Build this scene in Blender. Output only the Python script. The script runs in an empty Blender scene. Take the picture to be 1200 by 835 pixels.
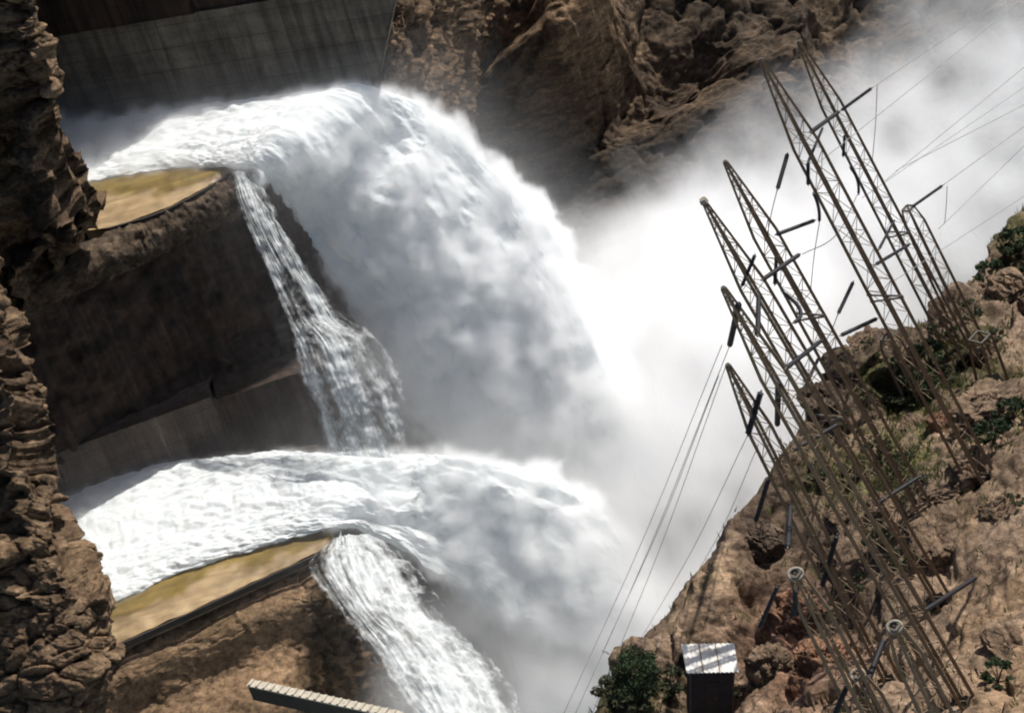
import bpy, math, random
import numpy as np
from mathutils import Vector, Matrix
random.seed(7); RNG = np.random.default_rng(11)
S = bpy.context.scene
COL = S.collection
V3 = lambda *a: np.array(a, dtype=float)

# ------------------------------------------------------------------ camera
PW, PH = 1200, 835                       # survey photo size used for locating points
HFOV, PITCH, ROLL = math.radians(30), math.radians(32), math.radians(16)
FPX = PW / 2 / math.tan(HFOV / 2)
r0 = V3(1, 0, 0); u0 = V3(0, math.sin(PITCH), math.cos(PITCH)); FW = V3(0, math.cos(PITCH), -math.sin(PITCH))
RT = math.cos(ROLL) * r0 - math.sin(ROLL) * u0
UP = math.sin(ROLL) * r0 + math.cos(ROLL) * u0
CAM = V3(0, 0, 230)
def P(x, y, d):
    return CAM + d * (FW + (x - PW / 2) / FPX * RT + (PH / 2 - y) / FPX * UP)
def on_z(x, y, z):
    v = FW + (x - PW / 2) / FPX * RT + (PH / 2 - y) / FPX * UP
    return CAM + (z - CAM[2]) / v[2] * v
cd = bpy.data.cameras.new('camera'); cam = bpy.data.objects.new('camera', cd); COL.objects.link(cam)
cd.angle = HFOV; cd.clip_end = 5000; cd.clip_start = 0.5
M = Matrix.Identity(4)
for i in range(3):
    M[i][0], M[i][1], M[i][2], M[i][3] = RT[i], UP[i], -FW[i], CAM[i]
cam.matrix_world = M
S.camera = cam

# ------------------------------------------------------------------ noise
_perm = np.random.default_rng(3).permutation(256); _perm = np.concatenate([_perm, _perm, _perm])
_g = np.random.default_rng(4).normal(size=(256, 3)); _g /= np.linalg.norm(_g, axis=1)[:, None]
def perlin(p):
    p = np.asarray(p, float); i = np.floor(p).astype(int); f = p - i; i &= 255
    w = f * f * f * (f * (f * 6 - 15) + 10); out = np.zeros(len(p))
    for a in (0, 1):
        for b in (0, 1):
            for c in (0, 1):
                h = _perm[_perm[_perm[(i[:, 0] + a) & 255] + ((i[:, 1] + b) & 255)] + ((i[:, 2] + c) & 255)]
                d = ((f - (a, b, c)) * _g[h]).sum(1)
                ww = (w[:, 0] if a else 1 - w[:, 0]) * (w[:, 1] if b else 1 - w[:, 1]) * (w[:, 2] if c else 1 - w[:, 2])
                out += ww * d
    return out
def fbm(p, oct=5, gain=.5, lac=2.03):
    s = 0; a = 1
    for k in range(oct):
        s = s + a * perlin(np.asarray(p) * lac ** k + k * 17.3); a *= gain
    return s * 1.5
def ridged(p, oct=5, gain=.5, lac=2.1):
    s = 0; a = 1
    for k in range(oct):
        s = s + a * (1 - 2.6 * np.abs(perlin(np.asarray(p) * lac ** k + k * 9.7))); a *= gain
    return s * .5
def billow(p, oct=5, gain=.5, lac=2.05):
    s = 0; a = 1
    for k in range(oct):
        s = s + a * (2.4 * np.abs(perlin(np.asarray(p) * lac ** k + k * 5.1)) - .55); a *= gain
    return s

def blocks(p, seed=0):
    """cell noise: a random level per angular block, and the distance to the block's joint"""
    p = np.asarray(p, float); i = np.floor(p).astype(int); f1 = np.full(len(p), 9.); f2 = f1.copy(); val = np.zeros(len(p)); rg = np.random.default_rng(seed + 77).random((256, 4))
    for a in (-1, 0, 1):
        for b in (-1, 0, 1):
            for c in (-1, 0, 1):
                q = i + (a, b, c); h = _perm[_perm[_perm[q[:, 0] & 255] + (q[:, 1] & 255)] + (q[:, 2] & 255)]
                d = np.sqrt(((q + rg[h, :3] - p) ** 2).sum(1)); near = d < f1
                f2 = np.where(near, f1, np.minimum(f2, d)); val = np.where(near, rg[h, 3], val); f1 = np.where(near, d, f1)
    return val - .5, np.clip((f2 - f1) * 5, 0, 1)
def blocky(p, seed=0, joint=.35):
    v, j = blocks(p + .25 * np.stack([fbm(p * 1.3 + 5, 2), fbm(p * 1.3 + 15, 2), fbm(p * 1.3 + 25, 2)], 1), seed); return v - joint * (1 - j) ** 2
# ------------------------------------------------------------------ object helpers
def link(name, verts, faces, mats, parent=None, smooth=False, cols=None, uvs=None, midx=None):
    me = bpy.data.meshes.new(name)
    if isinstance(faces, np.ndarray):
        n, k = faces.shape
        me.vertices.add(len(verts)); me.vertices.foreach_set('co', np.asarray(verts, np.float32).ravel())
        me.loops.add(n * k); me.loops.foreach_set('vertex_index', faces.astype(np.int32).ravel())
        me.polygons.add(n); me.polygons.foreach_set('loop_start', np.arange(0, n * k, k, dtype=np.int32))
        me.update(calc_edges=True)
    else:
        me.from_pydata([tuple(v) for v in verts], [], faces)
    me.validate()
    if smooth:
        me.polygons.foreach_set('use_smooth', np.ones(len(me.polygons), bool))
    for m in (mats if isinstance(mats, (list, tuple)) else [mats]):
        me.materials.append(m)
    if midx is not None:
        me.polygons.foreach_set('material_index', np.asarray(midx, np.int32))
    if cols is not None:
        a = me.color_attributes.new('tint', 'FLOAT_COLOR', 'POINT')
        c = np.ones((len(verts), 4), np.float32); c[:, :3] = cols
        a.data.foreach_set('color', c.ravel())
    if uvs is not None:
        l = me.uv_layers.new(name='uv'); vi = np.empty(len(me.loops), np.int32); me.loops.foreach_get('vertex_index', vi)
        l.data.foreach_set('uv', np.asarray(uvs, np.float32)[vi].ravel())
    me.update()
    o = bpy.data.objects.new(name, me); COL.objects.link(o)
    if parent: o.parent = parent
    return o
def tag(o, label=None, cat=None, group=None, kind=None):
    for k, v in (('label', label), ('category', cat), ('group', group), ('kind', kind)):
        if v: o[k] = v
    return o
def empty(name, loc=(0, 0, 0), basis=None):
    o = bpy.data.objects.new(name, None); COL.objects.link(o); o.empty_display_size = .3
    if basis is not None:
        m = Matrix.Identity(4)
        for i in range(3):
            for j in range(3): m[i][j] = basis[j][i]
        m.translation = Vector(loc); o.matrix_world = m
    else:
        o.location = loc
    return o
def copy_tree(o, parent=None):
    c = o.copy(); COL.objects.link(c)
    if parent: c.parent = parent
    for ch in o.children: copy_tree(ch, c)
    return c
class MB:
    def __init__(s): s.v = []; s.f = []
    def poly(s, pts, faces):
        n = len(s.v); s.v += [tuple(map(float, p)) for p in pts]; s.f += [tuple(n + i for i in q) for q in faces]
    def hexa(s, p):                       # 8 corners: bottom 4 (ccw), top 4
        s.poly(p, [(3, 2, 1, 0), (4, 5, 6, 7), (0, 1, 5, 4), (1, 2, 6, 5), (2, 3, 7, 6), (3, 0, 4, 7)])
    def box(s, lo, hi):
        (a, b, c), (d, e, g) = lo, hi
        s.hexa([(a, b, c), (d, b, c), (d, e, c), (a, e, c), (a, b, g), (d, b, g), (d, e, g), (a, e, g)])
    def tube(s, pts, r, n=6, cap=True):
        pts = [np.asarray(p, float) for p in pts]; rs = r if isinstance(r, (list, tuple, np.ndarray)) else [r] * len(pts)
        base = len(s.v)
        for i, p in enumerate(pts):
            t = pts[min(i + 1, len(pts) - 1)] - pts[max(i - 1, 0)]; t = t / (np.linalg.norm(t) + 1e-9)
            a = np.cross(t, (0, 0, 1) if abs(t[2]) < .9 else (1, 0, 0)); a /= np.linalg.norm(a); b = np.cross(t, a)
            for k in range(n):
                q = 2 * math.pi * (k + .5) / n; s.v.append(tuple(p + rs[i] * (math.cos(q) * a + math.sin(q) * b)))
        for i in range(len(pts) - 1):
            for k in range(n):
                k2 = (k + 1) % n; s.f.append((base + i * n + k, base + i * n + k2, base + (i + 1) * n + k2, base + (i + 1) * n + k))
        if cap:
            s.f.append(tuple(base + k for k in range(n))[::-1]); s.f.append(tuple(base + (len(pts) - 1) * n + k for k in range(n)))
    def bar(s, a, b, r): s.tube([a, b], r, 4)
    def build(s, name, mat, parent=None, smooth=False):
        return link(name, s.v, s.f, mat, parent, smooth)
def cr(ctrl, n):
    """Catmull-Rom along axis 0 of ctrl (k, ..., 3) to n samples."""
    c = np.asarray(ctrl, float); k = len(c)
    c = np.concatenate([[2 * c[0] - c[1]], c, [2 * c[-1] - c[-2]]])
    t = np.linspace(0, k - 1 - 1e-9, n); i = t.astype(int); f = (t - i).reshape((-1,) + (1,) * (c.ndim - 1))
    a, b, d, e = c[i], c[i + 1], c[i + 2], c[i + 3]
    return .5 * (2 * b + (d - a) * f + (2 * a - 5 * b + 4 * d - e) * f ** 2 + (3 * b - a - 3 * d + e) * f ** 3)
def loft(rows, nu, nv):
    """rows of world points -> smooth grid nu x nv x 3"""
    g = cr(np.asarray(rows, float), nu)
    return np.swapaxes(cr(np.swapaxes(g, 0, 1), nv), 0, 1)
def grid_faces(nu, nv, wrap=False):
    i = np.arange(nu - 1)[:, None]; m = nv if wrap else nv - 1; j = np.arange(m)[None, :]; j2 = (j + 1) % nv
    return np.stack([i * nv + j, (i + 1) * nv + j, (i + 1) * nv + j2, i * nv + j2], -1).reshape(-1, 4)
def grid_normals(g, wrap=False):
    du = np.gradient(g, axis=0)
    dv = (np.roll(g, -1, 1) - np.roll(g, 1, 1)) if wrap else np.gradient(g, axis=1)
    n = np.cross(du, dv); return n / (np.linalg.norm(n, axis=2, keepdims=True) + 1e-9)
def toward_cam(g, n):
    c = g.reshape(-1, 3).mean(0); m = n.reshape(-1, 3).mean(0)
    return n if np.dot(m, CAM - c) > 0 else -n
def smooth01(x): x = np.clip(x, 0, 1); return x * x * (3 - 2 * x)
def PP(*rows): return [[P(*q) for q in r] for r in rows]
def project(q):
    v = np.asarray(q) - CAM; d = v @ FW
    return PW / 2 + FPX * (v @ RT) / d, PH / 2 - FPX * (v @ UP) / d

# ------------------------------------------------------------------ materials
def nmat(name):
    m = bpy.data.materials.new(name); m.use_nodes = True; t = m.node_tree; t.nodes.clear()
    return m, t, t.nodes, t.links
def node(nt, typ, ins=None, **kw):
    n = nt.nodes.new(typ)
    for k, v in kw.items(): setattr(n, k, v)
    for k, v in (ins or {}).items():
        if hasattr(v, 'is_linked') or isinstance(v, bpy.types.NodeSocket): nt.links.new(v, n.inputs[k])
        else: n.inputs[k].default_value = v
    return n
def ramp(nt, fac, stops):
    n = nt.nodes.new('ShaderNodeValToRGB'); nt.links.new(fac, n.inputs[0]); e = n.color_ramp.elements
    while len(e) < len(stops): e.new(.5)
    for k, (p, c) in enumerate(stops):
        e[k].position = p; e[k].color = (c, c, c, 1) if isinstance(c, (int, float)) else (*c, 1)
    return n.outputs[0]
def mix(nt, fac, a, b, mode='MIX'):
    n = nt.nodes.new('ShaderNodeMix'); n.data_type = 'RGBA'; n.blend_type = mode
    for s, v in ((n.inputs[0], fac), (n.inputs[6], a), (n.inputs[7], b)):
        if isinstance(v, bpy.types.NodeSocket): nt.links.new(v, s)
        elif isinstance(v, (tuple, list)): s.default_value = (*v, 1) if len(v) == 3 else v
        else: s.default_value = v
    return n.outputs[2]
def noise(nt, vec, scale, detail=6, rough=.6, dist=0):
    return node(nt, 'ShaderNodeTexNoise', {'Vector': vec, 'Scale': scale, 'Detail': detail, 'Roughness': rough, 'Distortion': dist}).outputs[0]
def mapped(nt, vec, rot=(0, 0, 0), scl=(1, 1, 1)):
    n = node(nt, 'ShaderNodeMapping', {'Vector': vec}); n.inputs['Rotation'].default_value = rot; n.inputs['Scale'].default_value = scl
    return n.outputs[0]
def finish(nt, color, rough=.9, bumps=(), spec=.3, bump_dist=.3):
    b = node(nt, 'ShaderNodeBsdfPrincipled'); o = node(nt, 'ShaderNodeOutputMaterial')
    if isinstance(color, bpy.types.NodeSocket): nt.links.new(color, b.inputs['Base Color'])
    else: b.inputs['Base Color'].default_value = (*color, 1)
    if isinstance(rough, bpy.types.NodeSocket): nt.links.new(rough, b.inputs['Roughness'])
    else: b.inputs['Roughness'].default_value = rough
    b.inputs['Specular IOR Level'].default_value = spec
    prev = None
    for h, s in bumps:
        bp = node(nt, 'ShaderNodeBump', {'Height': h, 'Strength': s, 'Distance': bump_dist})
        if prev: nt.links.new(prev, bp.inputs['Normal'])
        prev = bp.outputs[0]
    if prev: nt.links.new(prev, b.inputs['Normal'])
    nt.links.new(b.outputs[0], o.inputs[0]); return b
def tex(nt): return node(nt, 'ShaderNodeTexCoord').outputs['Object']

def rock_mat(name, dark, mid, light, strata_rot=(0, .35, .2), tint=True, bump=.9, strata=(.4, .4, 1.3), pit=.9):
    m, t, N, L = nmat(name); o = tex(t)
    big = noise(t, o, .09, 5, .6, .6); fine = noise(t, o, 1.3, 8, .68); grit = noise(t, o, 6, 4, .7)
    st = noise(t, mapped(t, o, strata_rot, strata), .7, 7, .62, .8)
    vo = node(t, 'ShaderNodeTexVoronoi', {'Vector': mix(t, .35, o, node(t, 'ShaderNodeTexNoise', {'Vector': o, 'Scale': .8, 'Detail': 4}).outputs[1], 'ADD'), 'Scale': pit}, feature='DISTANCE_TO_EDGE').outputs[0]
    pt = ramp(t, noise(t, o, pit * 1.3, 5, .6, .4), [(.3, 0), (.44, 1)])
    c = ramp(t, st, [(.3, dark), (.48, mid), (.66, light)])
    c2 = ramp(t, fine, [(.3, .35), (.5, .85), (.7, 1.25)])
    c = mix(t, 1, c, c2, 'MULTIPLY')
    c = mix(t, .7, c, ramp(t, big, [(.35, (.55, .5, .5)), (.6, (1.1, 1.02, .95))]), 'MULTIPLY')
    c = mix(t, .55, c, ramp(t, pt, [(0, .3), (1, 1)]), 'MULTIPLY')
    c = mix(t, .35, c, ramp(t, vo, [(0, .25), (.09, 1)]), 'MULTIPLY')
    c = mix(t, .5, c, ramp(t, grit, [(.35, .45), (.6, 1.15)]), 'MULTIPLY')
    if tint:
        a = node(t, 'ShaderNodeVertexColor', layer_name='tint'); c = mix(t, 1, c, a.outputs[0], 'MULTIPLY')
    finish(t, c, .92, [(st, bump * .2), (pt, bump * .5), (fine, bump * .55), (grit, bump * .5)], .2, .4)
    return m
def flat_mat(name, col, rough=.6, spec=.4, metal=0, var=.25, scale=2.):
    m, t, N, L = nmat(name); o = tex(t)
    c = mix(t, 1, col, ramp(t, noise(t, o, scale, 5), [(.3, 1 - var), (.7, 1 + var)]), 'MULTIPLY')
    b = finish(t, c, rough, [(noise(t, o, scale * 4, 3), .15)], spec, .02); b.inputs['Metallic'].default_value = metal
    return m

MAT = {}
MAT['cliff'] = rock_mat('brown_cliff_rock', (.045, .036, .028), (.12, .094, .069), (.24, .19, .138))
MAT['left'] = rock_mat('ledged_brown_rock', (.055, .041, .03), (.145, .109, .075), (.265, .207, .145), (.5, .4, .3), True, 1.1, (.5, .5, .9))
MAT['hill'] = rock_mat('tan_hill_rock', (.115, .09, .068), (.255, .2, .15), (.4, .325, .25), (-.2, -.5, .1), True, .9)
MAT['earth'] = rock_mat('brown_packed_earth', (.15, .11, .075), (.23, .17, .12), (.3, .23, .16), (0, 0, .2), True, .5, (.4, .8, .8))
def concrete_mat(name, col, stain, streak=.8, bump=.25, lime=True):
    m, t, N, L = nmat(name); o = tex(t)
    st = noise(t, mapped(t, o, (0, 0, .24), (1.2, 1.2, .06)), 1.0, 6, .6)       # stains running down
    hz = noise(t, mapped(t, o, (0, 0, .24), (.08, .3, 1.2)), .8, 4, .6)
    sz = node(t, 'ShaderNodeSeparateXYZ', {0: mix(t, .02, o, node(t, 'ShaderNodeTexNoise', {'Vector': o, 'Scale': .6}).outputs[1], 'ADD')})
    jt = node(t, 'ShaderNodeMath', {0: node(t, 'ShaderNodeMath', {0: node(t, 'ShaderNodeMath', {0: sz.outputs[2], 1: .42}, operation='MULTIPLY').outputs[0]}, operation='FRACT').outputs[0], 1: .045}, operation='LESS_THAN').outputs[0]
    jx = node(t, 'ShaderNodeMath', {0: node(t, 'ShaderNodeMath', {0: node(t, 'ShaderNodeMath', {0: sz.outputs[0], 1: .16}, operation='MULTIPLY').outputs[0]}, operation='FRACT').outputs[0], 1: .016}, operation='LESS_THAN').outputs[0]
    jn = node(t, 'ShaderNodeMath', {0: jt, 1: jx}, operation='MAXIMUM').outputs[0]
    bl = noise(t, o, .25, 6, .65); gr = noise(t, o, 4, 5, .7)
    c = mix(t, ramp(t, st, [(.38, 0), (.62, streak)]), col, stain)
    c = mix(t, .6, c, ramp(t, hz, [(.35, .65), (.6, 1.15)]), 'MULTIPLY')
    c = mix(t, .8, c, ramp(t, bl, [(.3, .55), (.65, 1.2)]), 'MULTIPLY')
    c = mix(t, .4, c, ramp(t, gr, [(.3, .6), (.7, 1.2)]), 'MULTIPLY')
    c = mix(t, node(t, 'ShaderNodeMath', {0: jn, 1: .4}, operation='MULTIPLY').outputs[0], c, (.02, .017, .014))
    c = mix(t, ramp(t, noise(t, mapped(t, o, (0, 0, .24), (.9, .9, .1)), .9, 5, .7), [(.6, 0), (.75, .35)]), c, (.36, .34, .3)) if lime else c
    finish(t, c, .85, [(bl, bump), (gr, bump)], .3, .15)
    return m
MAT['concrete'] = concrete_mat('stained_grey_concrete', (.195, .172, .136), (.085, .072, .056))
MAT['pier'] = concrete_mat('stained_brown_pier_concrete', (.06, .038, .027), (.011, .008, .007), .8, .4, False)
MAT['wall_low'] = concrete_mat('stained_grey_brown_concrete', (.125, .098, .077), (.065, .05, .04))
# wet ochre concrete of the chute lips
m, t, N, L = nmat('wet_ochre_concrete'); o = tex(t)
fl = noise(t, mapped(t, o, (0, 0, -.24), (.15, .9, .5)), 1.1, 6, .6, .4); bb = noise(t, o, .5, 5, .6)
c = ramp(t, fl, [(.3, (.55, .5, .45)), (.5, (.85, .82, .78)), (.68, (1.1, 1.08, 1.05))])
c = mix(t, .8, c, ramp(t, bb, [(.3, .55), (.7, 1.25)]), 'MULTIPLY')
c = mix(t, 1, c, node(t, 'ShaderNodeVertexColor', layer_name='tint').outputs[0], 'MULTIPLY')
finish(t, c, .5, [(fl, .3), (noise(t, o, 5, 4), .25)], .4, .1); MAT['ochre'] = m
MAT['dark_edge'] = flat_mat('dark_wet_concrete', (.03, .024, .02), .7)
MAT['pale_concrete'] = flat_mat('pale_rough_concrete', (.42, .38, .31), .9)
MAT['steel'] = flat_mat('galvanised_steel', (.19, .135, .085), .75, .2, .1)
MAT['steel_dark'] = flat_mat('dull_dark_steel', (.1, .09, .075), .6, .4, .3)
MAT['insulator'] = flat_mat('dark_glazed_insulator', (.014, .013, .016), .5, .3)
MAT['wire'] = flat_mat('weathered_wire', (.27, .27, .27), .6, .3, .3)
MAT['wire_dark'] = flat_mat('dark_jumper_cable', (.03, .03, .03), .6)
MAT['porcelain'] = flat_mat('off_white_ring', (.24, .21, .16), .7)
m, t, N, L = nmat('white_sheet_metal'); o = tex(t)
c = mix(t, ramp(t, noise(t, mapped(t, o, (0, 0, 0), (1.2, .5, 1)), 1.6, 6, .7), [(.52, 0), (.72, .75)]), mix(t, noise(t, o, 3, 4), (.5, .49, .45), (.72, .7, .65)), (.3, .2, .12))
finish(t, c, .8, [(noise(t, o, 6, 3), .2)], .15, .02); MAT['roof'] = m
MAT['hut_wall'] = flat_mat('dark_timber_wall', (.035, .03, .027), .9)
MAT['bark'] = flat_mat('grey_brown_bark', (.1, .07, .05), .95)
def leaf_mat(name, a, b):
    m, t, N, L = nmat(name); o = tex(t)
    c = ramp(t, noise(t, o, 1.5, 3), [(.35, a), (.65, b)])
    bs = finish(t, c, .7, (), .25)
    out = [n for n in N if n.type == 'OUTPUT_MATERIAL'][0]
    tr = node(t, 'ShaderNodeBsdfTranslucent'); L.new(c, tr.inputs[0]); mx = node(t, 'ShaderNodeMixShader', {0: .25})
    L.new(bs.outputs[0], mx.inputs[1]); L.new(tr.outputs[0], mx.inputs[2]); L.new(mx.outputs[0], out.inputs[0])
    return m
MAT['leaf'] = leaf_mat('dark_green_leaves', (.022, .038, .016), (.05, .07, .03))
MAT['leaf_olive'] = leaf_mat('olive_green_leaves', (.05, .055, .028), (.1, .1, .055))
MAT['grass'] = leaf_mat('green_grass_blades', (.06, .095, .025), (.14, .15, .06))
# white water: bright aerated froth
m, t, N, L = nmat('white_aerated_water'); o = tex(t)
n1 = noise(t, o, .55, 8, .7, .5); n2 = noise(t, o, 2.2, 6, .7)
c = ramp(t, n1, [(.3, (.7, .77, .78)), (.5, (.87, .9, .9)), (.7, (.93, .94, .94))])
bs = finish(t, c, .8, [(n1, .35), (n2, .25)], .1, .5)
out = [n for n in N if n.type == 'OUTPUT_MATERIAL'][0]
tr = node(t, 'ShaderNodeBsdfTranslucent'); L.new(c, tr.inputs[0]); mx = node(t, 'ShaderNodeMixShader', {0: .3})
L.new(bs.outputs[0], mx.inputs[1]); L.new(tr.outputs[0], mx.inputs[2]); L.new(mx.outputs[0], out.inputs[0])
MAT['water'] = m
# falling veil: streaks of white water with gaps between, laid along the flow (uv: x across, y along)
def veil_mat(name, lo, hi, across=6, along=4.2):
    m, t, N, L = nmat(name); uv = node(t, 'ShaderNodeUVMap', uv_map='uv').outputs[0]
    s1 = noise(t, mapped(t, uv, (0, 0, 0), (across, along, 1)), 1, 8, .68, 1.1)
    s2 = noise(t, mapped(t, uv, (0, 0, 0), (across * 3, along * 3, 1)), 1, 5, .6, .3)
    a = node(t, 'ShaderNodeVertexColor', layer_name='tint')
    k = node(t, 'ShaderNodeMath', {0: s1, 1: mix(t, .35, s1, s2)}, operation='ADD')
    s3 = noise(t, tex(t), 2.2, 7, .7); s4 = noise(t, tex(t), .45, 4, .6)
    k = node(t, 'ShaderNodeMath', {0: node(t, 'ShaderNodeMath', {0: k.outputs[0], 1: .62}, operation='MULTIPLY').outputs[0], 1: node(t, 'ShaderNodeMath', {0: node(t, 'ShaderNodeMath', {0: s3, 1: s4}, operation='ADD').outputs[0], 1: .42}, operation='MULTIPLY').outputs[0]}, operation='ADD')
    k2 = node(t, 'ShaderNodeMath', {0: k.outputs[0], 1: a.outputs[0]}, operation='ADD')
    al = ramp(t, node(t, 'ShaderNodeMath', {0: k2.outputs[0], 1: -.9}, operation='ADD').outputs[0], [(lo, 0), (hi, 1)])
    c = ramp(t, s2, [(.3, (.5, .54, .54)), (.65, (.85, .87, .87))])
    d = node(t, 'ShaderNodeBsdfDiffuse', {'Color': c}); bp = node(t, 'ShaderNodeBump', {'Height': s1, 'Strength': .5, 'Distance': .4})
    L.new(bp.outputs[0], d.inputs['Normal'])
    tl = node(t, 'ShaderNodeBsdfTranslucent', {'Color': c}); m1 = node(t, 'ShaderNodeMixShader', {0: .35, 1: d.outputs[0], 2: tl.outputs[0]})
    tp = node(t, 'ShaderNodeBsdfTransparent'); m2 = node(t, 'ShaderNodeMixShader', {0: al, 1: tp.outputs[0], 2: m1.outputs[0]})
    L.new(m2.outputs[0], node(t, 'ShaderNodeOutputMaterial').inputs[0]); return m
MAT['veil'] = veil_mat('falling_water_streaks', .02, .5)
m, t, N, L = nmat('river_water'); o = tex(t)
finish(t, mix(t, noise(t, o, .05, 5), (.12, .16, .16), (.4, .44, .44)), .3, [(noise(t, o, .4, 6), .6)], .5, .6); MAT['river'] = m

# ================================================================== SETTING
# river at the bottom of the gorge, reaching far out
g = 3000
link('river_water', [(-g, -g, 20), (g, -g, 20), (g, g, 20), (-g, g, 20)], [(0, 1, 2, 3)], MAT['river']); tag(bpy.data.objects['river_water'], kind='structure')

def terrain(name, rows, nu, nv, mat, disp, tintf=None, kind='structure'):
    g = loft(rows, nu, nv); n = toward_cam(g, grid_normals(g)); p = g.reshape(-1, 3)
    d, q = disp(p, nu, nv)
    p2 = p + n.reshape(-1, 3) * d[:, None] + q
    cols = tintf(p2, p, d) if tintf else np.ones((len(p2), 3))
    o = link(name, p2, grid_faces(nu, nv), mat, smooth=True, cols=cols)
    tag(o, kind=kind); o.data.polygons.foreach_set('use_smooth', np.zeros(len(o.data.polygons), bool))
    o.data.shade_smooth()
    return o, p2.reshape(nu, nv, 3)
def rotz(p, a): c, s = math.cos(a), math.sin(a); q = p.copy(); q[:, 0] = c * p[:, 0] - s * p[:, 1]; q[:, 1] = s * p[:, 0] + c * p[:, 1]; return q
def pix(p):
    v = p - CAM; d = v @ FW
    return PW / 2 + FPX * (v @ RT) / d, PH / 2 - FPX * (v @ UP) / d
def blob(p, c, r):                       # gaussian round a world point
    return np.exp(-((p - c) ** 2).sum(1) / r ** 2)

# ---- back cliff across the gorge
def cliff_disp(p, nu, nv):
    q = p * (1, 1, 1.5)
    d = 7 * fbm(q * .028, 4) + 2.4 * ridged(q * .05 + 3, 3) + 2.6 * blocky(q * (.07, .07, .09), 4) + .8 * blocky(q * (.17, .17, .24), 5) - 1.6 * np.maximum(fbm(p * .22 + 31, 3) - .22, 0) * 3 + .35 * blocky(q * (.5, .5, .7), 6) + .35 * fbm(p * .9, 4)
    for (x, y, dd, r, a) in CLIFF_BUMPS:
        d = d + a * blob(p, P(x, y, dd), r)
    off = np.zeros((len(p), 3)); return d, off
CLIFF_BUMPS = [(695, 70, 252, 7, 12), (640, 100, 252, 6, 9), (640, 50, 254, 6, 9), (600, 140, 250, 5, 6), (540, 20, 254, 8, 8), (580, 60, 252, 6, 4), (480, 40, 254, 7, 5), (500, 0, 256, 8, 6),
               (610, 140, 250, 5, 6), (590, 190, 248, 7, -6), (810, 50, 256, 9, -14), (745, 130, 252, 6, -9), (660, 200, 248, 8, -7), (880, 170, 256, 9, 6), (760, 170, 252, 7, 4), (900, 60, 258, 9, 3),
               (680, 110, 251, 2.2, -6), (650, 85, 252, 2, -5), (607, 82, 252, 2, -5), (730, 95, 252, 3, -5), (560, 80, 252, 2, -4), (500, 75, 252, 2.4, -4)]
rows = PP([(390, -260, 300), (640, -260, 305), (900, -260, 315), (1150, -260, 330), (1500, -260, 350)],
          [(390, -90, 268), (640, -90, 270), (900, -90, 282), (1150, -90, 300), (1500, -90, 330)],
          [(400, 30, 256), (640, 30, 258), (900, 30, 266), (1150, 30, 285), (1500, 30, 320)],
          [(400, 130, 250), (640, 130, 252), (900, 130, 258), (1150, 130, 276), (1500, 130, 315)],
          [(400, 280, 243), (640, 280, 246), (900, 280, 252), (1150, 280, 268), (1500, 280, 310)],
          [(400, 600, 250), (640, 600, 252), (900, 600, 256), (1150, 600, 266), (1500, 600, 300)],
          [(400, 1100, 300), (640, 1100, 300), (900, 1100, 300), (1150, 1100, 300), (1500, 1100, 320)])
def cliff_tint(p2, p, d):
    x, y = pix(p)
    w = smooth01((y - 130) / 60)[:, None]                 # darker grey rock low in the gorge
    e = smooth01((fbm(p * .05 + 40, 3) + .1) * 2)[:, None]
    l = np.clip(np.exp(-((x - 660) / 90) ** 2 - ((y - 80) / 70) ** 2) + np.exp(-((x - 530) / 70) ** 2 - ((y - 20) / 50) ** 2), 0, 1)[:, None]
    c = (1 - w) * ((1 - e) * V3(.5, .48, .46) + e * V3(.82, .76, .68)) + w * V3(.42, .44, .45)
    return c * (1 - l) + l * V3(1.5, 1.28, 1.02)  # painted light: sunlit lumps tinted brighter, rest of the face darkened as shadow
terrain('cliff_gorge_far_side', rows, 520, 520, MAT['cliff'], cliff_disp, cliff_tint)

rows = PP([(441, -120, 192), (466, -120, 190), (520, -120, 206), (585, -120, 250)], [(441, -40, 191), (466, -40, 189), (520, -40, 202), (580, -40, 248)], [(442, 20, 190.5), (467, 20, 188), (520, 20, 199), (575, 20, 246)],
          [(443, 70, 190), (468, 70, 188), (515, 75, 198), (565, 80, 244)], [(446, 105, 191), (470, 112, 190), (520, 120, 199), (560, 130, 242)], [(438, 170, 204), (468, 170, 196), (520, 180, 202), (560, 190, 242)], [(430, 300, 210), (468, 300, 202), (520, 300, 210), (560, 300, 242)])
def butt_disp(p, nu, nv): return -.6 + 1.2 * fbm(p * .1, 4) + 1.6 * blocky(p * (.16, .16, .22), 21) + .8 * blocky(p * (.45, .45, .6), 22) + .3 * fbm(p * 1.2, 4), np.zeros((len(p), 3))
terrain('cliff_buttress', rows, 260, 180, MAT['cliff'], butt_disp, lambda p2, p, d: np.ones((len(p), 3)) * V3(1.05, .92, .78))
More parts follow.
